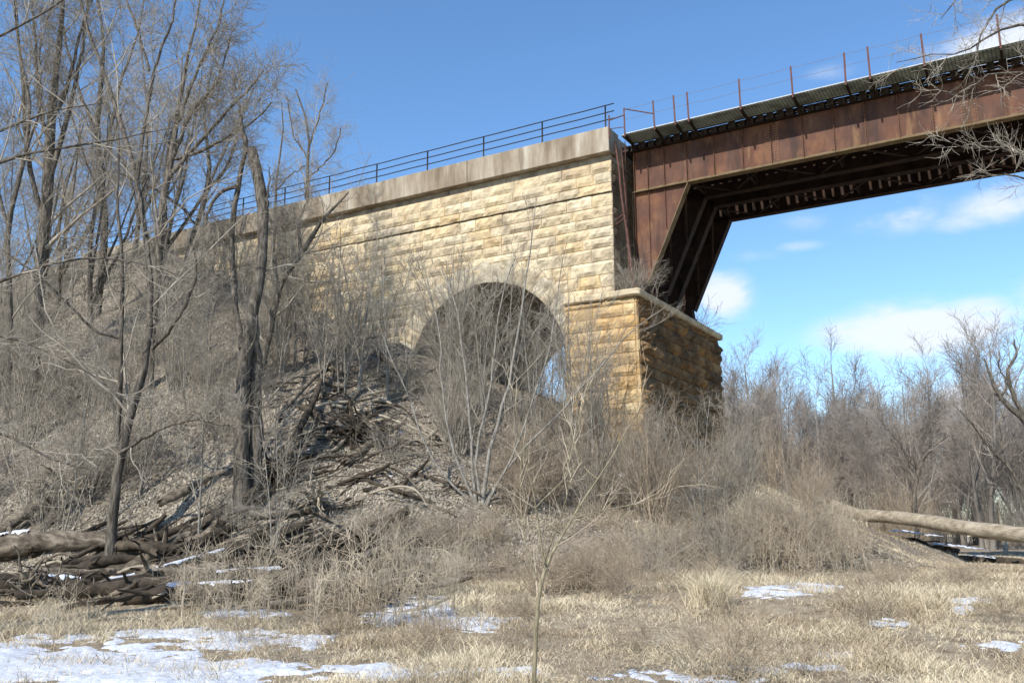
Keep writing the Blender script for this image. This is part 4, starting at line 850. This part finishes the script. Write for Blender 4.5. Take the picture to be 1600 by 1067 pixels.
for k in range(7):
    x, y = rj.uniform(-33, -24), rj.uniform(47.5, 60)
    put(rj.choice(['young', 'bushy']), 'bare_shrub', 'leafless shrub seen through the arched opening behind the abutment', 'shrub', (x, y, float(gz(x, y))), rj.uniform(0, 6.28), rj.uniform(1.0, 1.5), 'shrubs seen through the arch')
# understory of the far woods
for k in range(75):
    d = rj.uniform(56, 112); u = rj.uniform(.16, .66); x, y = pos(u, d)
    put(rj.choice(['bushy', 'bushy2', 'bushy']), 'bare_shrub', 'leafless undergrowth shrub at the edge of the distant woods', 'shrub', (x, y, float(gz(x, y))), rj.uniform(0, 6.28), rj.uniform(.9, 1.9) * d / 80, 'undergrowth at the edge of the woods')
# thicket at the right foot of the pier, on the end slope
for k in range(66):
    x = rj.uniform(-17, 1); y = rj.uniform(20, 46)
    if k < 34: x = rj.uniform(-16.5, -8.5); y = rj.uniform(25.5, 33.5)
    elif k < 42: x = rj.uniform(-13.3, -9); y = rj.uniform(34, 44)
    if x < -13.5 and y > 33: continue
    if (x * rt[0] + y * rt[1]) / (x * fh[0] + y * fh[1]) > .37: continue
    put(rj.choice(['bushy2', 'bramble2', 'bushy', 'bramble2', 'young2']), 'bare_shrub', 'tangled tan shrub in the thicket around the foot of the pier', 'shrub', (x, y, float(gz(x, y)) - .05), rj.uniform(0, 6.28), rj.uniform(.5, .95) * (.7 if x > -6 else 1), 'tangled shrubs around the foot of the pier')
# brush and saplings over the slope
for k in range(80):
    x = rj.uniform(-48, -17); y = rj.uniform(14, 33.8)
    if embank(x, y) < .4 or (-30.5 < x < -22.5 and y > 26): continue
    kind = rj.choice(['bramble', 'bramble', 'young', 'young2', 'bushy'])
    put(kind, 'bare_shrub', 'leafless grey shrub in the brush covering the slope below the stone wall', 'shrub', (x, y, float(gz(x, y)) - .05), rj.uniform(0, 6.28), rj.uniform(.55, 1.0), 'leafless brush on the embankment slope', (rj.uniform(-.1, .1), rj.uniform(-.1, .1)))
for k in range(46):                                    # thin saplings before the wall
    pxx = rj.uniform(430, 960); pxx = pxx - 150 if 590 < pxx < 700 and k % 4 else pxx; pyy = 560 + (pxx - 500) * .28 + rj.uniform(-20, 60); p = G(pxx, pyy)
    put(rj.choice(['young', 'young2', 'young']), 'sapling', 'thin pale leafless sapling growing close in front of the stone wall', 'sapling', (p[0], p[1], p[2] - .05), rj.uniform(0, 6.28), rj.uniform(.75, 1.15), 'thin saplings in front of the stone wall')
for k in range(44):                                    # dense brush of the upper left slope
    p = G(rj.uniform(-60, 470), rj.uniform(400, 760))
    put(rj.choice(['young', 'young2', 'bushy', 'bramble']), 'bare_shrub', 'leafless tangled shrub on the leaf-covered hillside at left', 'shrub', (p[0], p[1], p[2] - .05), rj.uniform(0, 6.28), rj.uniform(.6, 1.15), 'tangled shrubs on the left hillside', (rj.uniform(-.12, .12), rj.uniform(-.12, .12)))
for k in range(46):                                    # brambles at the toe
    p = G(rj.uniform(540, 1150), rj.uniform(840, 930))
    put(rj.choice(['bramble2', 'weeds', 'bramble', 'weeds']), 'bramble', 'low tangle of bare bramble canes at the foot of the slope', 'bramble', (p[0], p[1], p[2] - .03), rj.uniform(0, 6.28), rj.uniform(.5, .95), 'bramble canes at the foot of the slope')
for (pxx, pyy, s) in [(560, 985, 1.35), (610, 985, 1.3), (640, 975, 1.2), (330, 965, 1.1), (380, 985, 1.2), (430, 970, 1.3), (300, 960, 1.0), (480, 960, 1.0), (520, 975, .9), (90, 1000, .7), (700, 960, .9)]:
    p = G(pxx, pyy); put('weeds', 'weed_clump', 'clump of tall dry weed stalks standing in the snow and grass before the slope', 'weeds', (p[0], p[1], p[2] - .03), rj.uniform(0, 6.28), s, 'tall dry weed stalks in the foreground')
for k in range(26):
    p = G(rj.uniform(1120, 1335), rj.uniform(838, 905)); put(rj.choice(['weeds', 'bramble2', 'weeds']), 'weed_clump', 'dry tan weed clump on the mound left of the fallen trunk', 'weeds', (p[0], p[1], p[2] - .03), rj.uniform(0, 6.28), rj.uniform(.7, 1.3), 'dry weeds on the mound by the fallen trunk')
A('brown_weeds', bramble(66, 18, .75, .7, r=.004, wob=.16, grav=.4, sub=5), (3, 3, 3), ('twig_warm', 'twig_warm'))
for k in range(60):
    u = rj.uniform(-.3, .55); d = rj.uniform(9.5, 26); x, y = pos(u, d)
    if embank(x, y) > basez(x, y) - .1: continue
    if u < .15 and rj.random() < .5: continue
    put('brown_weeds', 'dead_weed', 'low brown withered weed among the straw-coloured grass of the field', 'weeds', (x, y, float(gz(x, y)) - .02), rj.uniform(0, 6.28), rj.uniform(.4, 1.0), 'low withered weeds in the field')
# shrub growing out of the ledge
put('bramble', 'bare_shrub', 'leafless shrub rooted on the stone ledge under the steel knee brace', 'shrub', (-14.6, 34.7, LEDGE_T - .05), 1.0, .9, None, (.1, .2))
put('bramble', 'bare_shrub', 'leafless shrub growing in the corner between the stone wall and the steel end post', 'shrub', (-15.1, 34.75, LEDGE_T - .05), 2.4, .75, None)

# right side individual trees
custom_tree('bare_tree', 'dark crooked forked tree in front of the distant woods at right', 'tree',
    [[(1426, 815, 9), (1428, 780, 9), (1434, 740, 8), (1440, 716, 8), (1452, 702, 6), (1468, 690, 4), (1482, 680, 2)], [(1436, 735, 7), (1424, 720, 6), (1412, 706, 4), (1408, 690, 2)]], 62, [dict(FS[1], m=7, ln=.4), dict(FS[2], m=5), dict(FS[3])], (7, 3, 3, 3), ('bark', 'twig_far'), seed=81)
custom_tree('bare_tree', 'crooked leafless tree at the right edge with heavy twisting limbs against the sky', 'tree',
    [[(1640, 810, 16), (1632, 740, 15), (1620, 680, 14), (1598, 650, 12), (1570, 636, 10), (1560, 615, 8), (1545, 590, 5), (1538, 560, 3)],
     [(1606, 660, 9), (1580, 610, 8), (1572, 580, 7), (1590, 555, 5), (1585, 530, 3)], [(1625, 690, 9), (1640, 620, 8), (1620, 570, 6), (1630, 530, 4)], [(1562, 625, 5), (1575, 598, 4), (1560, 575, 3), (1562, 550, 2)]], 58,
    [dict(FS[0], m=8, ln=.3, rmin=.018), dict(FS[2], rmin=.012), dict(FS[3], rmin=.009)], (8, 4, 3, 3), ('bark', 'twig_far'), seed=82)
custom_tree('leaning_tree', 'thin dark tree leaning to the left over the far field at right', 'tree',
    [[(1622, 790, 8), (1590, 745, 7), (1560, 712, 6), (1538, 690, 5), (1522, 665, 4), (1505, 645, 3), (1500, 640, 2)], [(1560, 712, 3), (1566, 690, 2), (1562, 665, 2)]], 60, [dict(FS[1], m=8, ln=.22), dict(FS[2], m=4)], (6, 3, 3), ('bark', 'twig_far'), seed=83)
# white snag
w0 = onG(*pos((1570 - 800) / 1481.7, 55)); m_ = MB(); m_.tube([w0 - [0, 0, .2], w0 + [0, 0, 1.4] - rt * .1, w0 + [0, 0, 2.9] - rt * .22], [.13, .11, .05], 8, bumpy=.1)
o = obj('dead_snag', m_.get('dead_snag', True, origin=w0), 'deadpale', None, w0); tag(o, 'pale bark-stripped dead trunk standing upright at the far right', 'dead tree')

# ------------------------------------------------------------------ logs, driftwood, roots
PATHS = {}
def log(label, a, b, ra, rb, m='deadwood', za=0.0, zb=0.0, bend=.05, seed=0, stubs=2, group=None, name='fallen_log', world=False, cat='log', bumpy=.14, fromd=None):
    A_, B_ = (np.array(a, float), np.array(b, float)) if world else (G(*a), G(*b))
    if not world: A_[2] += ra * .6 + za; B_[2] += rb * .6 + zb
    rg = np.random.default_rng(seed + 100); n = 14; t = np.linspace(0, 1, n)[:, None]; P = A_ * (1 - t) + B_ * t; L = np.linalg.norm(B_ - A_)
    off = rg.normal(0, 1, 3); P = P + off * np.sin(t * math.pi) * bend * L * .5 + np.cumsum(rg.normal(0, .012 * L / 3, (n, 3)), 0) * np.sin(t * math.pi); R = (ra * (1 - t) + rb * t)[:, 0] * (1 + .06 * rg.normal(size=n))
    R[0] *= .8; R[-1] *= .7; mbx = MB(); mbx.tube(P, R, 14, bumpy=bumpy * 1.5, seed=seed, jag=True)
    for s in range(stubs):
        i = rg.integers(2, n - 2); d = rg.normal(0, 1, 3); d[2] = abs(d[2]); d /= np.linalg.norm(d); l = R[i] * rg.uniform(2, 5); mbx.tube([P[i], P[i] + d * l * .6, P[i] + d * l + rg.normal(0, .03, 3)], [R[i] * .35, R[i] * .25, R[i] * .08], 6)
    o = obj(name, mbx.get(name, True, origin=P[0]), m, None, P[0]); o['_p'] = 0; del o['_p']; PATHS[label] = (P, R); return tag(o, label, cat, group)
log('large weathered log with cracked grey bark lying at the left edge of the driftwood pile', (-40, 880), (165, 862), .36, .28, za=.15, zb=.1, seed=1, bumpy=.2)
log('thick dark log lying low under the large weathered log at far left', (-60, 935), (130, 925), .30, .22, 'rottendark', za=.1, seed=2)
log('brown log section lying behind the snow-dusted root at left', (60, 915), (190, 900), .20, .16, 'deadwood', seed=3)
log('long snow-topped log slanting up to the right above the driftwood', (150, 925), (352, 868), .10, .07, 'deadwood', za=.1, zb=.1, seed=4)
log('rotten log lying along the toe of the slope below the snow-topped log', (200, 945), (470, 938), .20, .15, 'rottendark', seed=5)
log('long dark rotting trunk lying across the toe beneath the weeds', (300, 925), (520, 900), .22, .17, 'rottendark', za=.1, seed=6)
log('broken log pointing at the camera in the middle of the debris pile', (440, 920), (500, 860), .22, .15, 'rottendark', seed=7)
log('brown rotted log leaning against the double trunk', (255, 790), (372, 738), .16, .12, 'deadwood', seed=8, stubs=0)
log('dark log leaning up to the right beside the broken tree', (385, 790), (505, 605), .16, .09, 'rottendark', za=.1, zb=.5, seed=9)
log('long arching fallen limb reaching up right toward the wall', (432, 665), (598, 548), .10, .035, 'deadwood', za=.2, zb=.6, bend=.12, seed=10)
log('dark fallen trunk with one end resting in the hollow of the slope', (540, 735), (630, 680), .17, .07, 'deadwood', za=.1, zb=.4, seed=11)
log('pale splintered log with peeled wood lying below the blue container', (560, 790), (680, 690), .13, .09, 'deadpale', zb=.3, seed=12, bumpy=.25)
log('short dark log on the shaded part of the slope', (470, 640), (540, 690), .14, .12, 'rottendark', zb=.1, seed=13)
log('weathered log lying near the left side of the arch opening', (590, 555), (690, 610), .14, .12, 'deadwood', seed=14)
log('thin brown log slanting down the slope right of the sapling', (896, 855), (938, 893), .07, .05, 'deadwood', seed=15, stubs=0)
log('long rotted log lying along the foot of the slope at centre', (600, 898), (800, 893), .14, .09, 'deadwood', seed=16)
log('short dark stick-like log on the leaf litter below the pier', (1035, 862), (1080, 868), .06, .05, 'rottendark', seed=17, stubs=0)
log('dark fallen limb lying across the left hillside', (75, 588), (160, 558), .10, .05, 'rottendark', zb=.15, seed=18)
log('second fallen trunk leaning beside the leaning dark log in the hollow', (400, 800), (560, 640), .11, .06, 'rottendark', za=.2, zb=.6, bend=.1, seed=19)
log('thick limb arching over the debris above the broken log', (395, 830), (560, 800), .10, .06, 'deadwood', za=.3, zb=.2, bend=.2, seed=20)
log('grey log with stubs lying on the slope below the double trunk', (330, 800), (520, 770), .12, .07, 'deadwood', za=.05, seed=22)
log('brown log half buried in leaves to the right of the shrub base', (770, 740), (905, 700), .09, .05, 'deadwood', seed=23)
for k in range(64):
    a = G(rj.uniform(-40, 560) if k < 38 else rj.uniform(200, 560), rj.uniform(862, 955)); L = rj.uniform(1.0, 3.0); an = rj.uniform(-.5, .7); dv = rt * math.cos(an) + fh * math.sin(an); r_ = rj.uniform(.07, .2); a[2] += r_ * .6 + rj.uniform(0, .35)
    b = a + dv * L; b[2] = float(gz(b[0], b[1])) + r_ * .6 + rj.uniform(0, .5)
    log('dark rotting log jammed in the driftwood pile along the toe of the slope', a, b, r_, r_ * .75, rj.choice(['rottendark', 'rottendark', 'deadwood', 'rottendark']), bend=.1, seed=500 + k, bumpy=.28, stubs=3, group='rotting logs of the driftwood pile', world=True)
for k in range(280):
    pxx, pyy = rj.uniform(400, 680), rj.uniform(590, 790)
    if rj.random() < .45: pxx, pyy = rj.uniform(-20, 580), rj.uniform(840, 960)
    a = G(pxx, pyy); L = rj.uniform(.7, 2.6); an = rj.uniform(-.9, .9); dv = rt * math.cos(an) + fh * math.sin(an) * .8
    b = a + dv * L; b[2] = float(gz(b[0], b[1])) + rj.uniform(.0, .5); r_ = rj.uniform(.015, .075)
    a[2] += r_; log('broken dead branch lying in the tangle of driftwood and fallen wood on the slope', a, b, r_, r_ * .6, rj.choice(['rottendark', 'deadwood', 'rottendark', 'rottendark', 'deadpale']), bend=.15, seed=200 + k, group='broken branches in the driftwood tangle', name='dead_branch', world=True, cat='branch')
# upturned roots (custom)
def roots(label, px, py, sz, n, seed, m='deadpale'):
    rg = np.random.default_rng(seed); c = G(px, py); c[2] += sz * .35; mbx = MB()
    for k in range(n * 3):
        d = rg.normal(0, 1, 3); d[2] = abs(d[2]) * .8; d /= np.linalg.norm(d); l = sz * rg.uniform(.5, 1.5); P = [c]
        for j in range(9): d = d + rg.normal(0, .34, 3); d[2] -= .08; d /= np.linalg.norm(d); P.append(P[-1] + d * l / 9)
        P[0] = c - d * .1; mbx.tube(P, np.linspace(sz * rg.uniform(.03, .09), sz * .012, 10), 7, bumpy=.2, seed=k)
    mbx.tube([c - [0, 0, sz * .4], c, c + [0, 0, sz * .12]], [sz * .22, sz * .2, sz * .05], 10, bumpy=.4, seed=seed)
    o = obj('root_mass', mbx.get('root_mass', True, origin=c), m, None, c); tag(o, label, 'roots')
roots('upturned twisted roots at the left edge in front of the big log', 45, 940, .9, 16, 3, 'deadwood')
roots('pale weathered root crown in the middle of the debris pile', 495, 800, .9, 18, 4)
roots('dark root mass in the hollow above the fallen trunk', 560, 700, 1.3, 20, 5, 'rottendark')
roots('grey gnarled root on the slope left of the forked tree', 95, 790, 1.2, 14, 6)
roots('dark root tangle at the base of the broken double trunk', 440, 760, 1.1, 16, 7, 'rottendark')
roots('brown roots poking from the toe of the slope under the weed stalks', 450, 900, .8, 14, 8, 'rottendark')
# snow lying on logs
def capsnow(label, loglabel, t0, t1, w, seed, thick=.015):
    P, R = PATHS[loglabel]; n = 60; s_ = np.linspace(t0, t1, n) * (len(P) - 1); ix = np.arange(len(P))
    C = np.stack([np.interp(s_, ix, P[:, k]) for k in range(3)], 1); r_ = np.interp(s_, ix, R); tg = P[-1] - P[0]; tg /= np.linalg.norm(tg); sd_ = np.cross(tg, up); sd_ /= np.linalg.norm(sd_); u2 = np.cross(sd_, tg); V = []
    if u2[2] < 0: u2 = -u2
    if sd_ @ fh > 0: sd_ = -sd_
    for i in range(n):
        ww = w * (1.9 * float(fbm(i * .35, seed * 3.1)) - .55) ; lo = .25 * (float(vn(i * .3, seed, 7)) - .5)
        for q in np.linspace(-1, 1, 9):
            an = q * max(ww, 0) + lo + .35; rr = r_[i] + (thick * (1 - q * q) if ww > 0.08 else -.05) + .02
            V.append(C[i] + (sd_ * math.sin(an) + u2 * math.cos(an)) * rr)
    ii = np.arange(n * 9).reshape(n, 9); Q = np.stack([ii[:-1, :-1], ii[1:, :-1], ii[1:, 1:], ii[:-1, 1:]], -1).reshape(-1, 4)
    o = obj('snow_ridge', mesh('snow_ridge', np.array(V) - C[0], Q, smooth=True), 'snow', None, C[0]); tag(o, label, 'snow')
capsnow('narrow ridge of snow lying along the long slanting log at left', 'long snow-topped log slanting up to the right above the driftwood', .05, .98, 1.3, 1)
capsnow('snow streak on the thick dark log at the far left', 'thick dark log lying low under the large weathered log at far left', .5, .95, .8, 2)
capsnow('small snow patch on top of the large weathered log at left', 'large weathered log with cracked grey bark lying at the left edge of the driftwood pile', .1, .5, .6, 3)
capsnow('snow on the long dark rotting trunk in the middle of the driftwood', 'long dark rotting trunk lying across the toe beneath the weeds', .1, .8, 1.0, 4)
capsnow('snow on the rotten log lying lowest along the toe of the slope', 'rotten log lying along the toe of the slope below the snow-topped log', .2, .9, .9, 5)

# fallen trunk on the right
fa = atD(1292, 790, 45); fb = atD(1640, 842, 37.5)
P = [atD(1284, 782, 47), atD(1340, 804, 45), atD(1400, 808, 43), atD(1460, 816, 41), atD(1530, 828, 39), atD(1600, 836, 37.5), atD(1680, 842, 36)]
P, R = resamp(P, [.24, .27, .29, .30, .31, .30, .28], 26); mbx = MB(); mbx.tube(P, R, 20, bumpy=.22, seed=4)
for k, (i, dx) in enumerate(((1, -1), (2, -.6), (0, -1.2))): mbx.tube([P[i], P[i] + [0, 0, .25] - rt * .5 * abs(dx), P[i] + [0, 0, .4 + .15 * k] - rt * 1.1 * abs(dx)], [.12, .07, .03], 7, bumpy=.2, seed=k)
o = obj('fallen_tree', mbx.get('fallen_tree', True, origin=P[3]), 'deadpale', None, P[3]); tag(o, 'long smooth fallen tree trunk lying level over the snowy creek bank at right', 'fallen tree')
# creek-bank debris below it
def bank():
    mbx = MB(); rg = np.random.default_rng(6)
    for (x0, x1, yc, d) in ((1335, 1470, 838, 44.0), (1410, 1500, 852, 42.5), (1470, 1600, 868, 41.5)):
        A_ = atD(x0, yc, d); B_ = atD(x1, yc + 9, d - .8); n = 20; t = np.linspace(0, 1, n)[:, None]; Pm = A_ * (1 - t) + B_ * t; V = []
        for i in range(n):
            z1 = Pm[i, 2] + .2 * float(vn(i * .5, d)); zb = z1 - .55 - .3 * float(vn(i * .7, d, 3)); g = -.9
            for (dy, z) in ((2.5, z1 - .02), (0.3, z1), (0.05, z1 - .06), (.12, z1 - .3), (.25, zb), (.1, g)): V.append([*(Pm[i, :2] + fh[:2] * (dy + .12 * rg.normal())), z])
        ii = np.arange(n * 6).reshape(n, 6); Q = np.stack([ii[:-1, :-1], ii[1:, :-1], ii[1:, 1:], ii[:-1, 1:]], -1).reshape(-1, 4); mbx.add(V, Q)
    o = obj('creek_bank', mbx.get('creek_bank', True), 'rottendark'); tag(o, kind='structure')
    for k, (x0, x1, y, d, w) in enumerate(((1330, 1400, 832, 43.9, .5), (1400, 1485, 829, 43.0, .6), (1465, 1560, 850, 41.6, .5), (1520, 1610, 868, 41.0, .5), (1420, 1450, 850, 42.2, .25))):
        A_ = atD(x0, y, d); B_ = atD(x1, y + 10, d - .5); n = 24; t = np.linspace(0, 1, n)[:, None]; Pm = A_ * (1 - t) + B_ * t; V = []
        for i in range(n):
            ww = w * (.3 + .9 * float(vn(i * .5, k + 9))) * math.sin(math.pi * (i + .5) / n) ** .5
            for q in np.linspace(-1, 1, 7): V.append(Pm[i] + fh * (q * ww * 1.6 + .8) + [0, 0, .14 * (q + 1) * ww + .02 * rg.normal()])
        ii = np.arange(n * 7).reshape(n, 7); Q = np.stack([ii[:-1, :-1], ii[1:, :-1], ii[1:, 1:], ii[:-1, 1:]], -1).reshape(-1, 4)
        s_ = obj('snow_bank', mesh('snow_bank', np.array(V) - Pm[0], Q, smooth=True), 'snow', None, Pm[0]); tag(s_, ['leftmost strip of snow on the creek bank under the fallen trunk', 'snow slab on the dark bank just under the fallen trunk', 'snow on the lower step of the creek bank near the right edge', 'snow at the water line of the creek bank at the right edge', 'tiny snow patch between the dark steps of the creek bank'][k], 'snow')
bank()

# blue container on the slope
c = G(625, 682); ct = thing('plastic_container', 'small dark blue container with a white mark lying on the leafy slope', 'container', c)
m_ = MB(); m_.tube([(0, 0, 0), (0, 0, .02), (0, 0, .18), (0, 0, .22), (0, 0, .26)], [.085, .1, .1, .06, .04], 12); obj('body', m_.get('body', True), 'can', ct)
m_ = MB(); f_ = -fh; s_ = rt; cc = np.array([0, 0, .1]) + f_ * .106
for (ax, az, bx, bz) in ((-.05, .05, .05, .05), (-.05, .05, -.05, -.05), (-.05, -.05, .02, -.05), (.05, .05, .05, 0), (.05, 0, -.02, 0)): m_.bar(cc + s_ * ax + up * az, cc + s_ * bx + up * bz, .018, .008, up)
obj('white_mark', m_.get('white_mark'), 'white', ct)
ct.rotation_euler = (.15, .2, 0)

# dry grass tuft (big pale clump)
def blades(X, Y, Z, Hh, r, wid, lean, rng, tone=None, nseg=2):
    n = len(X); a = rng.uniform(0, 2 * np.pi, n); la = rng.uniform(0, 2 * np.pi, n); ln = lean * rng.uniform(.2, 1.4, n)
    side = np.stack([np.cos(a), np.sin(a), np.zeros(n)], 1) * (wid * rng.uniform(.6, 1.4, n))[:, None]; ld = np.stack([np.cos(la) * ln, np.sin(la) * ln, np.ones(n)], 1); ld /= np.linalg.norm(ld, axis=1, keepdims=True)
    B = np.stack([X, Y, Z], 1); mid = B + ld * (Hh * .55)[:, None]; ld2 = ld.copy(); ld2[:, :2] *= 1.9; ld2[:, 2] *= .55; ld2 /= np.linalg.norm(ld2, axis=1, keepdims=True); tip = mid + ld2 * (Hh * .5)[:, None]
    V = np.stack([B - side, B + side, mid - side * .75, mid + side * .75, tip], 1).reshape(-1, 3); o = np.arange(n)[:, None] * 5
    Q = o + np.array([0, 1, 3, 2]); T = o + np.array([2, 3, 4]); t = np.repeat(rng.uniform(0, 1, n) if tone is None else tone, 5); return V, Q, T, t
rg = np.random.default_rng(91)
for (pxx, pyy, lab) in ((1112, 948, 'pale rounded tuft of long dry grass beside the snow right of centre'),):
    c = G(pxx, pyy); n = 1500; X = c[0] + rg.normal(0, .15, n); Y = c[1] + rg.normal(0, .2, n); V, Q, T, t = blades(X, Y, gz(X, Y) - .02, rg.uniform(.25, .85, n), 0, .005, .55, rg, rg.choice([.5, .83, 1.0], n))
    o = obj('grass_tuft', mesh('grass_tuft', V - c, Q, T, t), 'grass', None, c); tag(o, lab, 'grass')
# field grass
N = 640000
d = 8.3 + (rg.random(N) ** 1.25) * 42; u = rg.uniform(-.66, .68, N); X = d * (fh[0] + rt[0] * u); Y = d * (fh[1] + rt[1] * u)
Z = gz(X, Y); ok = (embank(X, Y) < basez(X, Y) + .25 + .6 * rg.random(N)) | ((X > -16) & (rg.random(N) < .6)); patch = fbm(X * .9, Y * .9, 0, 60); sm_ = snowmask(X, Y, Z)
ok &= (rg.random(N) < np.clip((patch - .25) * 3.2, .25, 1)) & ((sm_ < -.05) | (rg.random(N) < .34)) & ((u > -.3 + .2 * patch) | (rg.random(N) < .55))
X, Y, Z, patch, d, u = X[ok], Y[ok], Z[ok], patch[ok], d[ok], u[ok]; n = len(X)
Hh = (.07 + .22 * np.clip((patch - .35) * 2.4, 0, 1)) * rg.uniform(.5, 1.6, n) * np.where((u > .1) & (d > 22) & (u < .34), 1.7, np.where((u > .34) & (d > 30), .6, 1))
ton = np.clip(.5 + (fbm(X * .7, Y * .7, 0, 66) - .5) * 2.0 + rg.normal(0, .28, n), 0, 1)
V, Q, T, t = blades(X, Y, Z - .01, Hh, 0, .0024 + .00013 * d, 1.6, rg, ton)
o = obj('dry_grass', mesh('dry_grass', V, Q, T, t), 'grass'); tag(o, 'matted straw-coloured dead grass covering the field in the foreground', 'grass', kind='stuff')
# leaf litter
N = 900000
X = rg.uniform(-62, 2, N); Y = rg.uniform(8, 36, N); Z = gz(X, Y); eb = embank(X, Y) - basez(X, Y); ok = (eb > -.25 + .5 * rg.random(N)) & ~((Y > Y0 - .1) & ((X < AC - AR) | (X > AC + AR)) & (X > -50)) & (rg.random(N) < np.clip((fbm(X * .8, Y * .8, 0, 71) - .33) * 5, .12, 1))
X, Y, Z = X[ok], Y[ok], Z[ok]; n = len(X); s = rg.uniform(.016, .042, n) * rg.choice([1, 1, 1.5], n); a = rg.uniform(0, 6.28, n); tl = rg.normal(0, .45, (n, 2)); e_ = .05; gxx = (gz(X + e_, Y) - Z) / e_; gyy_ = (gz(X, Y + e_) - Z) / e_
c1, s1 = np.cos(a), np.sin(a)
def lv_(dx, dy): return np.stack([X + dx, Y + dy, Z + .02 + dx * (gxx + tl[:, 0]) + dy * (gyy_ + tl[:, 1]) + .02 * rg.random(n)], 1)
V = np.stack([lv_(s * c1, s * s1), lv_(-s * .6 * s1, s * .6 * c1), lv_(-s * c1, -s * s1), lv_(s * .6 * s1, -s * .6 * c1)], 1).reshape(-1, 3)
o = obj('leaf_litter', mesh('leaf_litter', V, np.arange(n * 4).reshape(n, 4), None, np.repeat(rg.uniform(0, 1, n), 4)), 'leaf'); tag(o, 'grey-brown dead leaves covering the embankment slope', 'leaf litter', kind='stuff')
# fallen twigs over slope and field
n = 24000; X = rg.uniform(-58, 0, n); Y = rg.uniform(9, 34, n); q_ = embank(X, Y) > basez(X, Y) - .2; X, Y = X[q_], Y[q_]; n = len(X); a = rg.uniform(0, 6.28, n); L = rg.uniform(.15, .9, n); Z = gz(X, Y) + .03
D2 = np.stack([np.cos(a), np.sin(a)], 1) * L[:, None] / 2; P = []
for q in (-1, -.3, .35, 1): x_ = X + D2[:, 0] * q + rg.normal(0, .02, n); y_ = Y + D2[:, 1] * q + rg.normal(0, .02, n); P.append(np.stack([x_, y_, gz(x_, y_) + .03 + .08 * rg.random(n)], 1))
V, Q = tubes(np.stack(P, 1), np.repeat(rg.uniform(.004, .014, n)[:, None], 4, 1) * np.array([1, .9, .8, .5]), 3)
o = obj('fallen_twigs', mesh('fallen_twigs', V, Q, smooth=True), 'twig'); tag(o, 'small fallen sticks strewn over the slope', 'twigs', kind='stuff')
print('objects', len(bpy.data.objects), 'forest', nF)
